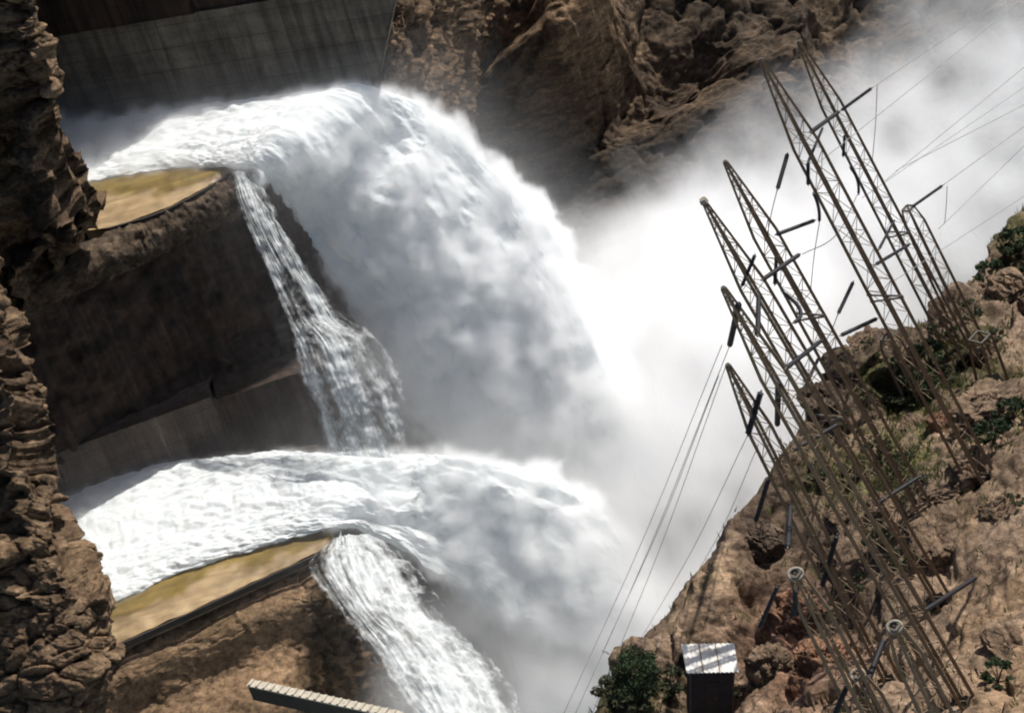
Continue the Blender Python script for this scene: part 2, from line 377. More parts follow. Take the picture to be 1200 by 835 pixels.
# ---- left cliff, upper ledge and lower foreground part
def left_disp(p, nu, nv):
    q = rotz(p, .3); q2 = q * (.12, .12, .42); q2[:, 2] += q[:, 0] * .2
    d = -1.5 + 2.2 * fbm(p * .07, 4) + .5 * ridged(q2 + 5, 4) + 2.0 * blocky(q * (.16, .16, .3), 1) + 1.1 * blocky(q * (.3, .3, .7), 2) + .2 * blocky(q * (1.1, 1.1, 1.7), 3) + .18 * fbm(p * 2.2, 3)
    return d, np.zeros((len(p), 3))
rows = PP([(-450, -160, 150), (-20, -160, 149), (0, -160, 150), (8, -160, 160), (-40, -160, 214)],
          [(-450, -20, 149), (0, -20, 147), (25, -20, 150), (36, -20, 159), (-10, -20, 214)],
          [(-450, 60, 150), (10, 60, 149), (42, 60, 151), (55, 60, 160), (0, 60, 214)],
          [(-450, 130, 151), (20, 130, 151), (62, 130, 154), (76, 130, 163), (20, 130, 214)],
          [(-450, 210, 156), (40, 210, 157), (80, 210, 160), (97, 210, 167), (40, 210, 214)],
          [(-450, 265, 160), (60, 265, 161), (105, 265, 164), (124, 265, 170), (50, 265, 214)],
          [(-450, 320, 164), (20, 310, 166), (70, 300, 169), (100, 292, 174), (40, 300, 214)],
          [(-450, 420, 171), (-20, 420, 173), (30, 410, 176), (60, 400, 181), (20, 400, 214)])
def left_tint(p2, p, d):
    e = smooth01(.5 + d * .22)[:, None]; return (1 - e) * V3(.95, .88, .8) + e * V3(1.6, 1.45, 1.26)  # painted light: hollows tinted darker, outstanding rock brighter as if lit
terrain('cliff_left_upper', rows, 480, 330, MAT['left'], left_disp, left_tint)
rows = PP([(-480, 300, 150), (-60, 300, 141), (-25, 300, 141), (-8, 300, 150), (-60, 300, 191)],
          [(-480, 380, 149), (-40, 380, 138), (0, 380, 139), (18, 380, 147), (-20, 380, 191)],
          [(-480, 470, 146), (-20, 470, 136), (30, 470, 136), (52, 470, 145), (10, 470, 191)],
          [(-480, 560, 145), (0, 560, 134), (52, 560, 135), (72, 560, 143), (30, 560, 191)],
          [(-480, 640, 142), (0, 640, 132), (66, 640, 134), (86, 640, 142), (40, 640, 185)],
          [(-480, 710, 141), (20, 710, 132), (96, 710, 132), (116, 710, 141), (60, 710, 180)],
          [(-480, 770, 138), (20, 770, 131), (108, 770, 132), (130, 770, 141), (70, 770, 176)],
          [(-480, 850, 136), (0, 850, 130), (90, 850, 131), (112, 850, 139), (60, 850, 170)],
          [(-480, 960, 134), (0, 960, 128), (70, 960, 128), (92, 960, 136), (60, 960, 170)])
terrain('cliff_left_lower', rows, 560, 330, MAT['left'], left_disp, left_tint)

# ---- right hillside
def hillpt(x, y, d): return P(x, y, d)
def back(x, y, d): q = P(x, y, d); return q + V3(4, 14, -45)
def back2(x, y, d): q = P(x, y, d); return q + V3(10, 22, -110)
HR = [[(660, 930, 125), (800, 930, 116), (1000, 930, 104), (1300, 930, 94)],
      [(722, 838, 133), (840, 835, 126), (1000, 835, 113), (1300, 835, 102)],
      [(802, 726, 138), (900, 740, 131), (1050, 740, 121), (1300, 740, 108)],
      [(852, 606, 143), (950, 640, 137), (1080, 640, 128), (1300, 620, 117)],
      [(928, 502, 150), (1010, 540, 145), (1110, 540, 138), (1300, 510, 128)],
      [(1000, 414, 158), (1060, 450, 154), (1140, 470, 148), (1300, 430, 140)],
      [(1112, 382, 170), (1140, 390, 164), (1190, 410, 158), (1320, 360, 152)],
      [(1160, 306, 183), (1190, 340, 176), (1230, 340, 172), (1330, 290, 165)],
      [(1240, 226, 195), (1270, 270, 190), (1300, 270, 186), (1380, 220, 180)]]
rows = [[back2(*r[0]), back(*r[0])] + [P(*q) for q in r] + [P(*r[-1]) * 2.3 - P(*r[-2]) * 1.3] for r in HR]
def hill_disp(p, nu, nv):
    q = p.copy(); q[:, 2] += .45 * q[:, 0]
    e = q * (.06, .06, .3)
    x, y = pix(p); sm = np.clip(np.exp(-((x - 1160) / 90) ** 2 - ((y - 690) / 130) ** 2) * 1.3 + np.exp(-((x - 850) / 50) ** 2 - ((y - 640) / 90) ** 2), 0, 1)
    d = -.3 + 1.9 * fbm(p * .06 + 7, 4) + (1 - .6 * sm) * (.5 * ridged(e * 1.0 + 2, 4) + 1.5 * blocky(e * (2.0, 2.0, 1.1), 7)) + (1 - .75 * sm) * (.55 * blocky(q * (.25, .25, .6), 8) + .16 * blocky(q * (.9, .9, 1.6), 9)) + .16 * fbm(p * 1.8, 4)
    x, y = pix(p)
    for (bx, by, rr, a) in [(905, 640, 22, -1.6), (835, 815, 34, -2.6), (870, 760, 24, -2.0), (885, 700, 18, -1.6), (845, 690, 30, 1.2), (1090, 650, 26, -1.2), (930, 770, 30, 1.0), (1150, 480, 30, 1.3)]:
        d = d + a * np.exp(-((x - bx) ** 2 + (y - by) ** 2) / rr ** 2)
    return d, np.zeros((len(p), 3))
def hill_tint(p2, p, d):
    x, y = pix(p)
    n = fbm(p * .12 + 33, 4); n2 = fbm(p * .45 + 3, 4)
    col = np.ones((len(p), 3)) * V3(1.12, 1.04, .95)
    def lay(w, c):
        nonlocal col
        w = np.clip(w, 0, 1)[:, None]; col = col * (1 - w) + w * V3(*c)
    gs = lambda cx, cy, sx, sy: np.exp(-((x - cx) / sx) ** 2 - ((y - cy) / sy) ** 2)
    lay(.9 * smooth01(1 - (x - (1110 - .78 * (y - 300)) - 10) / 60) * smooth01((640 - y) / 80), (.42, .4, .4))     # grey weathered rim above the gorge
    lay(1.1 * gs(910, 560, 60, 110) + .8 * gs(960, 650, 80, 70), (.4, .37, .35))
    lay(.8 * smooth01(n * 2.5 + .2) * smooth01((1130 - .25 * (y - 400) - x) / 60), (.52, .46, .4))
    lay(.9 * gs(835, 690, 34, 26) + .7 * gs(850, 650, 20, 30), (1.3, 1.2, 1.05))
    lay(.9 * gs(930, 760, 70, 70), (1.1, .78, .66))
    g1 = gs(1165, 500, 55, 22) + gs(1060, 560, 60, 35) + gs(1180, 440, 40, 14) + .8 * gs(1060, 460, 60, 40) + .8 * gs(980, 540, 40, 40) + .6 * gs(1110, 420, 60, 30) + gs(1190, 270, 40, 40)
    lay(smooth01((g1 * 1.3 + n2 * .9 - .3) * 1.6) * .9, (.36, .44, .22))
    lay(.7 * smooth01(n * 2), (.78, .74, .68))
    lay(.85 * smooth01((x - 1085 - .15 * (700 - y)) / 50) * smooth01((y - 560) / 50) * smooth01(.6 + n * 1.6), (1.4, 1.24, 1.02))
    lay(.8 * gs(1160, 478, 50, 18), (1.35, 1.15, .95))
    lay(.8 * gs(720, 830, 60, 40), (.36, .42, .22))
    return col
hill, HG = terrain('hillside_right', rows, 460, 430, MAT['hill'], hill_disp, hill_tint)
HP = HG.reshape(-1, 3); HX, HY = pix(HP); HD = (HP - CAM) @ FW
_front = np.zeros(HG.shape[:2], bool); _front[:, int(430 * 1.9 / 6):] = True; _front = _front.ravel()
def on_hill(x, y, lift=0):
    k = np.argmin(np.where(_front, (HX - x) ** 2 + (HY - y) ** 2, 1e12)); return P(x, y, HD[k]) + V3(0, 0, lift)
def hill_depth(x, y): k = np.argmin(np.where(_front, (HX - x) ** 2 + (HY - y) ** 2, 1e12)); return HD[k]

# ================================================================== SPILLWAY
E1 = V3(.971, .24, 0); N1 = V3(-.24, .971, 0); ZU = V3(0, 0, 1)
def prism(mb, poly, z0, z1):             # plan polygon (ccw list of xy or xyz) extruded between heights
    n = len(poly); b = [(q[0], q[1], z0) for q in poly]; t_ = [(q[0], q[1], z1 if len(q) < 3 or z1 is not None else q[2]) for q in poly]
    mb.poly(b + t_, [tuple(range(n))[::-1], tuple(range(n, 2 * n))] + [(i, (i + 1) % n, n + (i + 1) % n, n + i) for i in range(n)])
ZA, ZB = 154.9, 129.9                    # lip heights of the upper and the lower chute
# fine, weathered block from plan polygon: front faces subdivided and displaced
def slab(name, poly_px, z, thick, mat, parent, drop=0):
    mb = MB(); top = [on_z(x, y, z) for x, y in poly_px]; prism(mb, [(q[0], q[1]) for q in top], z - thick, z)
    return mb.build(name, mat, parent)
def wall_sheet(a, b, z0, z1, thick, nu, nv, amp, seed, batter=0., skew=0.):
    """vertical wall from plan point a to b with a weathered face on the viewer's side; returns verts, faces"""
    a = np.asarray(a, float); b = np.asarray(b, float); e = (b - a); Ln = np.linalg.norm(e); e = e / Ln; nn = V3(-e[1], e[0], 0)
    u = np.linspace(0, 1, nu)[:, None, None]; v = np.linspace(0, 1, nv)[None, :, None]
    g = a[:3] * (1 - u) + b[:3] * u + 0 * v
    g = g.copy(); g[..., 2] = z0 + (z1 - z0) * v[..., 0]
    g = g + nn * (batter * v) + e * (skew * v * u)
    p = g.reshape(-1, 3); d = amp * (fbm(p * .3 + seed, 4) + .6 * ridged(p * (.5, .5, .25) + seed, 4)); p = p - nn * d[:, None]
    f = grid_faces(nu, nv)
    q = p + nn * thick; q[:] = (g.reshape(-1, 3) + nn * thick)
    n = nu * nv
    rim = [i * nv for i in range(nu)] + [(nu - 1) * nv + j for j in range(1, nv)] + [i * nv + nv - 1 for i in range(nu - 2, -1, -1)] + [j for j in range(nv - 2, 0, -1)]
    rf = np.array([[rim[k], rim[(k + 1) % len(rim)], rim[(k + 1) % len(rim)] + n, rim[k] + n] for k in range(len(rim))])
    return np.concatenate([p, q]), np.concatenate([f, f[:, ::-1] + n, rf])

# --- upper chute
up = empty('spillway_chute', on_z(200, 235, ZA))
tag(up, 'upper concrete spillway chute with ochre lip, higher of the two, under the grey wall', 'spillway', 'spillway chutes')
IM = lambda o, p: o.__setattr__('matrix_parent_inverse', p.matrix_world.inverted())
def kid(o, par):
    bpy.context.view_layer.update(); o.parent = par; o.matrix_parent_inverse = par.matrix_world.inverted(); return o
lipA = [(60, 256), (60, 120), (420, 92), (440, 100), (292, 200), (272, 204), (215, 236), (180, 252), (128, 268)]
# chute floor and the ochre lip
mb = MB(); prism(mb, [tuple(on_z(x, y, ZA)[:2]) for x, y in [(20, 258), (120, 258), (180, 244), (215, 228), (268, 199), (300, 188), (440, 98), (440, 60), (20, 100)]], ZA - 3, ZA - .02)
kid(mb.build('chute_floor', MAT['dark_edge']), up)
def dome_slab(name, near, far, z, rise, mat, par, thick=.9, nu=90, nv=26):
    """lip slab: near edge polyline on height z, curving up to the far polyline"""
    A = cr([on_z(x, y, z) for x, y in near], nu); B = cr([on_z(x, y, z + rise) for x, y in far], nu)
    v = np.linspace(0, 1, nv)[None, :, None]
    g = A[:, None] * (1 - v) + B[:, None] * v; g[..., 2] = z + rise * np.sin(v[..., 0] * math.pi / 2)
    p = g.reshape(-1, 3); p[:, 2] += .12 * fbm(p * .5, 4) + .02
    q = p.copy(); q[:, 2] = z - thick; n = nu * nv; f = grid_faces(nu, nv); vq = np.tile(np.linspace(0, 1, nv), nu); k_ = smooth01((vq - .28 + .35 * fbm(p * (.25, .25, .25) + 3, 4)) * 4)[:, None]; tc = (1 - k_) * V3(.36, .265, .15) + k_ * V3(.2, .14, .036); tc = np.concatenate([tc, tc])
    rim = [i * nv for i in range(nu)] + [(nu - 1) * nv + j for j in range(1, nv)] + [i * nv + nv - 1 for i in range(nu - 2, -1, -1)] + [j for j in range(nv - 2, 0, -1)]
    rf = np.array([[rim[k], rim[(k + 1) % len(rim)], rim[(k + 1) % len(rim)] + n, rim[k] + n] for k in range(len(rim))])
    return kid(link(name, np.concatenate([p, q]), np.concatenate([f, f[:, ::-1] + n, rf]), mat, smooth=False, cols=tc), par)
dome_slab('lip', [(100, 270), (128, 266), (180, 250), (215, 234), (245, 217), (274, 199)], [(95, 215), (120, 206), (165, 200), (210, 194), (250, 192), (276, 194)], ZA, .6, MAT['ochre'], up)
# dark kerb under the lip
def kerb(near, z, h, w, mat, par, name='kerb'):
    A = cr([on_z(x, y, z) for x, y in near], 60); mb = MB()
    t_ = np.gradient(A, axis=0); nn = np.stack([t_[:, 1], -t_[:, 0], 0 * t_[:, 0]], 1); nn /= np.linalg.norm(nn, axis=1)[:, None]
    o_ = A + nn * w; n = len(A)
    vs = []; 
    for a, b in zip(A, o_): vs += [a + ZU * .03, b + ZU * .03, b - ZU * h, a - ZU * h]
    fs = [(4 * i + k, 4 * i + (k + 1) % 4, 4 * i + 4 + (k + 1) % 4, 4 * i + 4 + k) for i in range(n - 1) for k in range(4)] + [(0, 1, 2, 3), (4 * n - 1, 4 * n - 2, 4 * n - 3, 4 * n - 4)]
    mb.poly(vs, fs); return kid(mb.build(name, mat), par)
kerb([(126, 267), (180, 251), (215, 235), (245, 218), (274, 200)], ZA, .75, .25, MAT['dark_edge'], up)

# pier: the rock-like block that carries the upper chute (front faces seen)
fa = on_z(-60, 330, ZA); fb = on_z(128, 272, ZA); fc = on_z(276, 206, ZA)
dirp = (fc - fb) / np.linalg.norm(fc - fb)
fa = fb - dirp * 26
def pier_wall(name, a, b, z0, z1, th, mat, amp, seed, par, bat=0., nu=160, nv=110):
    v, f = wall_sheet(a, b, z0, z1, th, nu, nv, amp, seed, bat); return kid(link(name, v, f, mat, smooth=False), par)
out = V3(dirp[1], -dirp[0], 0)           # towards the viewer
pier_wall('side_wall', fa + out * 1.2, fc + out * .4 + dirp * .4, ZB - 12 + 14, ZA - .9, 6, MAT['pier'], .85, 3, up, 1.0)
# brown broken rock rim lying on the wall head
def rim_rock():
    A = cr([fa + out * 1.8, fb - dirp * 2 + out * 1.7, fb + dirp * 4 + out * 1.3, fc - dirp * 3 + out * 1.1, fc + out * .9 + dirp * .6], 220); nv = 26
    t = np.linspace(0, 1, nv)
    prof = np.stack([np.interp(t, [0, .35, .6, 1], [.35, .55, -.2, -2.2]), np.interp(t, [0, .35, .6, 1], [-3.2, -1.4, -.55, -.5])], 1)
    g = A[:, None] + out * prof[None, :, :1] + ZU * prof[None, :, 1:]
    n = toward_cam(g, grid_normals(g)); p = g.reshape(-1, 3)
    d = .55 * ridged(p * .5 + 4, 5) + .25 * fbm(p * 1.8, 4)
    p = p + n.reshape(-1, 3) * d[:, None]
    return kid(link('rock_rim', p, grid_faces(220, nv), MAT['left'], smooth=True, cols=np.ones((len(p), 3)) * .8), up)
rim_rock()
# lower, set-forward wall of the pier with its ledge (side wall of the lower chute)
la = P(60, 523, 0) ; 
zl = fa[2] - 18.5
q1 = on_z(75, 522, ZB + 7.4); q2 = on_z(250, 468, ZB + 6.5); q3 = on_z(385, 428, ZB + 6.1)
pier_wall('lower_wall_panel', q1 - (q2 - q1) * .4, q2, ZB - 6, ZB + 6.9, 4, MAT['wall_low'], .12, 8, up)
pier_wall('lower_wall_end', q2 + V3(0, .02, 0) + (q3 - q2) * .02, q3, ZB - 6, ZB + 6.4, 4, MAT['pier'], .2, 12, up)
mb = MB(); jq = q2 + out * .12; mb.hexa([jq - dirp * .12 - out * .1 + ZU * z for z in ()] or [V3(*(jq + dirp * a_ + out * b_)[:2], z) for z in (ZB - 6, ZB + 6.75) for a_, b_ in ((-.1, .12), (.22, .12), (.22, -.9), (-.1, -.9))]); kid(mb.build('joint_strip', MAT['dark_edge']), up)
# rounded end of the pier, wet dark rock behind the cascade
def pier_end():
    c = fc + out * .4; 
    prof = [(c - dirp * 1 + out * .2), (c + dirp * 1.4 + out * .1), (c + dirp * 2.8 - out * 1.2), (c + dirp * 3.4 - out * 5), (c + dirp * 3.2 - out * 12)]
    rows = []
    for z, sp in ((ZA - .6, 0), (ZA - 6, .8), (ZA - 13, 2.6), (ZA - 20, 4.2), (ZB - 4, 6.5), (ZB - 25, 10), (20, 14)):
        rows.append([V3(q[0], q[1], z) + dirp * sp * (0.2 + .25 * k) + out * sp * .25 for k, q in enumerate(prof)])
    g = loft(rows, 200, 120); n = toward_cam(g, grid_normals(g)); p = g.reshape(-1, 3)
    d = .9 * ridged(p * (.25, .25, .12) + 6, 5) + .35 * fbm(p * 1.1, 4); p = p + n.reshape(-1, 3) * d[:, None]
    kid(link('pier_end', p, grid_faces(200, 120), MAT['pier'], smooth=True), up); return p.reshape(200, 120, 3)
PE = pier_end()

# far wall of the upper chute: grey concrete with an upper stage
bw = empty('concrete_wall', on_z(240, 130, ZA)); tag(bw, 'tall grey streaked concrete wall behind the upper chute, darker band along its top', 'wall')
ba = on_z(30, 158, ZA); bb_ = on_z(440, 98, ZA); de = (bb_ - ba) / np.linalg.norm(bb_ - ba)
v, f = wall_sheet(ba - de * 14, bb_, ZA - .5, ZA + 10.3, 1.2, 160, 60, .12, 21, 0, 5.5); kid(link('wall_face', v, f, MAT['concrete'], smooth=False), bw)
ob = V3(-de[1], de[0], 0)
bt_ = on_z(268, 122, ZA); bt_ = ba + de * ((bt_ - ba) @ de)
v, f = wall_sheet(ba - de * 14 - ob * .35, bt_ - ob * .35, ZA + 10.32, ZA + 30, 3.4, 120, 60, .15, 25, 0, 0); kid(link('wall_upper_stage', v, f, MAT['pier'], smooth=False), bw)
v, f = wall_sheet(bt_ + de * .05 + ob * .3, bb_ + de * 5.6 + ob * .3, ZA + 10.32, ZA + 13.2, 1.0, 60, 20, .1, 27, 0, 1.5); kid(link('wall_parapet', v, f, MAT['pier'], smooth=False), bw)

# --- lower chute
lo = empty('spillway_chute', on_z(260, 700, ZB))
tag(lo, 'lower concrete spillway chute with long ochre lip and straight dark edge, nearer the viewer', 'spillway', 'spillway chutes')
mb = MB(); prism(mb, [tuple(on_z(x, y, ZB)[:2]) for x, y in [(40, 780), (135, 742), (375, 632), (400, 560), (372, 520), (30, 570)]], ZB - 3, ZB - .02)
kid(mb.build('chute_floor', MAT['dark_edge']), lo)
dome_slab('lip', [(60, 790), (135, 755), (220, 717), (300, 680), (384, 641)], [(60, 730), (120, 708), (220, 664), (310, 634), (389, 622)], ZB, .5, MAT['ochre'], lo)
kerb([(100, 772), (135, 756), (220, 718), (300, 681), (375, 647)], ZB, .55, .2, MAT['dark_edge'], lo)

# earth and rock bench under the lower chute
def bench_disp(p, nu, nv):
    x, y = pix(p); w = smooth01((x - 330) / 60)
    d = (.12 + .5 * w) * ridged(p * .3 + 1, 4) + (.15 + .9 * w) * blocky(p * (.5, .5, .7), 12) + .1 * fbm(p * 1.3, 4) + .4 * fbm(p * .1, 3); return d, np.zeros((len(p), 3))
rows = [[on_z(60, 790, ZB - 1), on_z(140, 757, ZB - 1.2), on_z(240, 711, ZB - 1.2), on_z(340, 664, ZB - 1.2), on_z(376, 650, ZB - 2.2), on_z(410, 650, ZB - 9), on_z(450, 640, ZB - 25)],
        [on_z(60, 840, ZB - 4), on_z(140, 795, ZB - 2.6), on_z(240, 750, ZB - 2.6), on_z(340, 706, ZB - 2.6), on_z(392, 700, ZB - 4), on_z(440, 700, ZB - 12), on_z(490, 720, ZB - 32)],
        [on_z(60, 900, ZB - 6), on_z(140, 845, ZB - 6), on_z(240, 800, ZB - 6), on_z(340, 755, ZB - 6), on_z(410, 760, ZB - 9), on_z(480, 780, ZB - 20), on_z(540, 800, ZB - 42)],
        [on_z(60, 960, ZB - 9), on_z(140, 905, ZB - 9), on_z(240, 870, ZB - 9), on_z(350, 840, ZB - 10), on_z(430, 840, ZB - 16), on_z(510, 860, ZB - 32), on_z(580, 890, ZB - 55)],
        [on_z(60, 1090, ZB - 22), on_z(140, 1050, ZB - 22), on_z(240, 1020, ZB - 22), on_z(350, 980, ZB - 26), on_z(450, 970, ZB - 34), on_z(550, 980, ZB - 50), on_z(630, 1000, ZB - 75)]]
def bench_tint(p2, p, d):
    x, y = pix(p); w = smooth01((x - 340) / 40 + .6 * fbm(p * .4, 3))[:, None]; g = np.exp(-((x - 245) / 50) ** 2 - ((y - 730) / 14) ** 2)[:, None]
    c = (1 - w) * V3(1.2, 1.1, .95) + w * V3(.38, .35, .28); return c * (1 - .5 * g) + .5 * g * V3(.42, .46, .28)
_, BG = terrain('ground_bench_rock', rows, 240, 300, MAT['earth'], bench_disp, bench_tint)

# ribbed concrete weir wall at the bottom edge
ww = empty('ribbed_wall', on_z(300, 802, ZB - 5)); tag(ww, 'low pale ribbed concrete wall on the brown bench at the foot of the picture', 'wall')
a_ = on_z(290, 803, ZB - 4.0); b_ = on_z(470, 842, ZB - 4.0); dw = (b_ - a_) / np.linalg.norm(b_ - a_); nw = V3(-dw[1], dw[0], 0); LW = np.linalg.norm(b_ - a_)
mb = MB(); mb.hexa([a_ - ZU * 1.7, b_ - ZU * 1.7, b_ + nw * .5 - ZU * 1.7, a_ + nw * .5 - ZU * 1.7, a_, b_, b_ + nw * .5, a_ + nw * .5]); kid(mb.build('wall_body', MAT['dark_edge']), ww)
mb = MB(); c0 = a_ - nw * .12 + ZU * .004; c1 = b_ - nw * .12 + ZU * .004
mb.hexa([c0, c1, c1 + nw * .8, c0 + nw * .8, c0 + ZU * .14, c1 + ZU * .14, c1 + nw * .8 + ZU * .14, c0 + nw * .8 + ZU * .14]); kid(mb.build('coping', MAT['pale_concrete']), ww)
for k in range(20):
    s = .2 + k * LW / 20.5; q = a_ + dw * s + ZU * .148; mb = MB()
    mb.hexa([q - nw * .1, q + dw * .22 - nw * .1, q + dw * .22 + nw * .62, q + nw * .62] + [w_ + ZU * .16 for w_ in (q - nw * .1, q + dw * .22 - nw * .1, q + dw * .22 + nw * .62, q + nw * .62)])
    kid(mb.build('rib', MAT['pale_concrete']), ww)

# ================================================================== WHITE WATER
def ZD(x, y, z): return (x, y, float((on_z(x, y, z) - CAM) @ FW))
def jet(name, rows, thick, seed, label, nu=520, nv=300, amp=1.0, ramp_u=(.26, .62), sag=.5):
    """closed froth body: rows of (far edge, near edge) points; elliptical section, thickness per row"""
    F = cr([P(*r[0]) for r in rows], nu); Nn = cr([P(*r[1]) for r in rows], nu); T = cr(np.array(thick)[:, None], nu)[:, 0]
    c = (F + Nn) / 2; a = (Nn - F) / 2; t_ = np.gradient(c, axis=0); t_ /= np.linalg.norm(t_, axis=1)[:, None]
    b = np.cross(a, t_); b /= np.linalg.norm(b, axis=1)[:, None]
    b *= np.sign((b * (CAM - c)).sum(1))[:, None]
    q = np.linspace(0, 2 * math.pi, nv, endpoint=False)
    ce = np.sign(np.cos(q)) * np.abs(np.cos(q)) ** .8; se = np.sign(np.sin(q)) * np.abs(np.sin(q)) ** .8
    g = c[:, None] + a[:, None] * ce[None, :, None] + (b * T[:, None])[:, None] * se[None, :, None]
    n = grid_normals(g, True)
    if ((g - c[:, None]) * n).sum() < 0: n = -n
    L = np.cumsum(np.concatenate([[0], np.linalg.norm(np.diff(c, axis=0), axis=1)]))
    al = np.linalg.norm(a, axis=1)
    # flow-following noise coordinates: long along the stream
    co = np.stack([np.repeat(L[:, None], nv, 1) * .5, al[:, None] * ce[None], T[:, None] * se[None] + 0 * al[:, None]], -1).reshape(-1, 3)
    wv = (np.linspace(0, 1, nu) - ramp_u[0]) / (ramp_u[1] - ramp_u[0]); w = np.repeat((.22 + .78 * smooth01(wv))[:, None], nv, 1).ravel()
    warp = np.stack([fbm(co * .12 + 50, 3), fbm(co * .12 + 90, 3), fbm(co * .12 + 10, 3)], 1) * 2.2
    d = amp * w * (2.4 * billow((co + warp) * (.09, .12, .12) + seed, 3, .4) + .6 * billow((co + warp * .6) * (.24, .34, .34) + seed * 2, 3, .45) - 1.0) + .22 * billow(co * (.8, .9, .9), 4, .55) + .1 * fbm(co * 2., 3)
    p = g.reshape(-1, 3) + n.reshape(-1, 3) * d[:, None]
    o = link(name, p, grid_faces(nu, nv, True), MAT['water'], smooth=True); tag(o, label, 'water', kind='structure')
    return p.reshape(nu, nv, 3), n
J1, J1n = jet('water_jet', [(ZD(30, 152, ZA + 1), ZD(60, 232, ZA + .5)), (ZD(80, 146, ZA + 1), ZD(108, 216, ZA + .6)), (ZD(210, 128, ZA + 1.2), ZD(205, 199, ZA + .7)), (ZD(340, 110, ZA + 1.4), ZD(274, 197, ZA + .8)), (ZD(438, 97, ZA + 1.2), ZD(298, 208, ZA)), ((520, 122, 188), (328, 272, 186)),
      ((590, 178, 187), (378, 348, 190)), ((645, 246, 187), (448, 422, 194)), ((690, 325, 188), (500, 480, 197)), ((722, 412, 189), (548, 540, 199)), ((746, 500, 190), (596, 600, 200)), ((770, 600, 191), (650, 660, 201))],
    [.9, .9, 1.1, 1.6, 2.4, 3.8, 5, 6, 6.6, 7, 7, 7], 2, 'upper white water jet leaping from the higher chute and arching down')
J2, J2n = jet('water_jet', [(ZD(30, 558, ZB + 1.8), ZD(40, 745, ZB + .6)), (ZD(85, 552, ZB + 1.8), ZD(122, 713, ZB + .6)), (ZD(200, 538, ZB + 1.9), ZD(217, 671, ZB + .7)), (ZD(310, 526, ZB + 2), ZD(318, 642, ZB + .8)), (ZD(400, 528, ZB + 1.8), ZD(392, 629, ZB + .8)), ((480, 530, 181), (440, 645, 174)),
      ((560, 530, 180), (490, 685, 175)), ((640, 552, 180), (550, 722, 176)), ((712, 596, 181), (622, 756, 177)), ((768, 655, 182), (692, 780, 178)), ((805, 725, 183), (745, 815, 180))],
    [1., 1., 1.2, 1.5, 2.2, 3, 4, 4.6, 4.8, 4.4, 4], 14, 'lower white water jet bursting off the nearer chute below the pier')

# cascades spilling over the corners of the two chutes
def cascade(name, rows, label, mat, nu=160, nv=120, amp=.35, dens=0., seed=1):
    g = loft(PP(*rows), nu, nv); n = toward_cam(g, grid_normals(g)); p = g.reshape(-1, 3)
    vv = np.tile(np.linspace(0, 1, nv), nu); uu = np.repeat(np.linspace(0, 1, nu), nv)
    co = np.stack([vv * 16, uu * 5, 0 * uu], 1)
    d = amp * .7 * ridged(co * (1, 1.2, 1) + seed, 4) + .25 * fbm(p * .9 + seed, 4)
    p = p + n.reshape(-1, 3) * d[:, None]
    edge = np.minimum(vv, 1 - vv) * 2; t_ = dens - .3 + .5 * smooth01(edge * 1.8) - .06 * uu + .3 * fbm(co * (.5, .7, 1) + seed + 4, 3)
    o = link(name, p, grid_faces(nu, nv), mat, smooth=True, cols=np.repeat(t_[:, None], 3, 1), uvs=np.stack([vv, uu], 1) * (1, 2.2))
    tag(o, label, 'waterfall', kind='structure'); return o
cascade('water_cascade', [[(268, 205, 178.5), (285, 203, 178.5), (304, 207, 179)], [(272, 235, 177), (298, 232, 177), (322, 240, 178)], [(288, 280, 176), (318, 275, 176), (345, 280, 177)],
        [(308, 330, 175.5), (345, 328, 175.5), (376, 330, 176)], [(325, 375, 175), (368, 375, 174.5), (410, 372, 175.5)], [(334, 410, 174.5), (390, 400, 173), (448, 400, 175)],
        [(344, 450, 174), (408, 450, 172.5), (474, 450, 175)], [(356, 490, 174), (420, 490, 173), (492, 495, 175)], [(366, 530, 174), (432, 535, 173.5), (510, 540, 176)]],
        'narrow white cascade running down the dark pier below the upper chute', MAT['veil'], dens=.01, seed=3)
cascade('water_cascade', [[(384, 634, 170.6), (408, 628, 170.6), (445, 630, 171.5)], [(362, 668, 168), (418, 655, 167.5), (486, 664, 169)], [(395, 715, 163.5), (445, 710, 162.5), (524, 715, 164)], [(424, 760, 160), (492, 760, 159), (572, 765, 161)],
        [(452, 810, 156.5), (527, 810, 155.5), (606, 815, 158)], [(490, 870, 153), (555, 870, 152), (620, 870, 155)], [(510, 930, 150), (580, 930, 149), (650, 930, 152)]],
        'broad white cascade pouring over the rocks below the lower chute', MAT['veil'], dens=.15, seed=9)

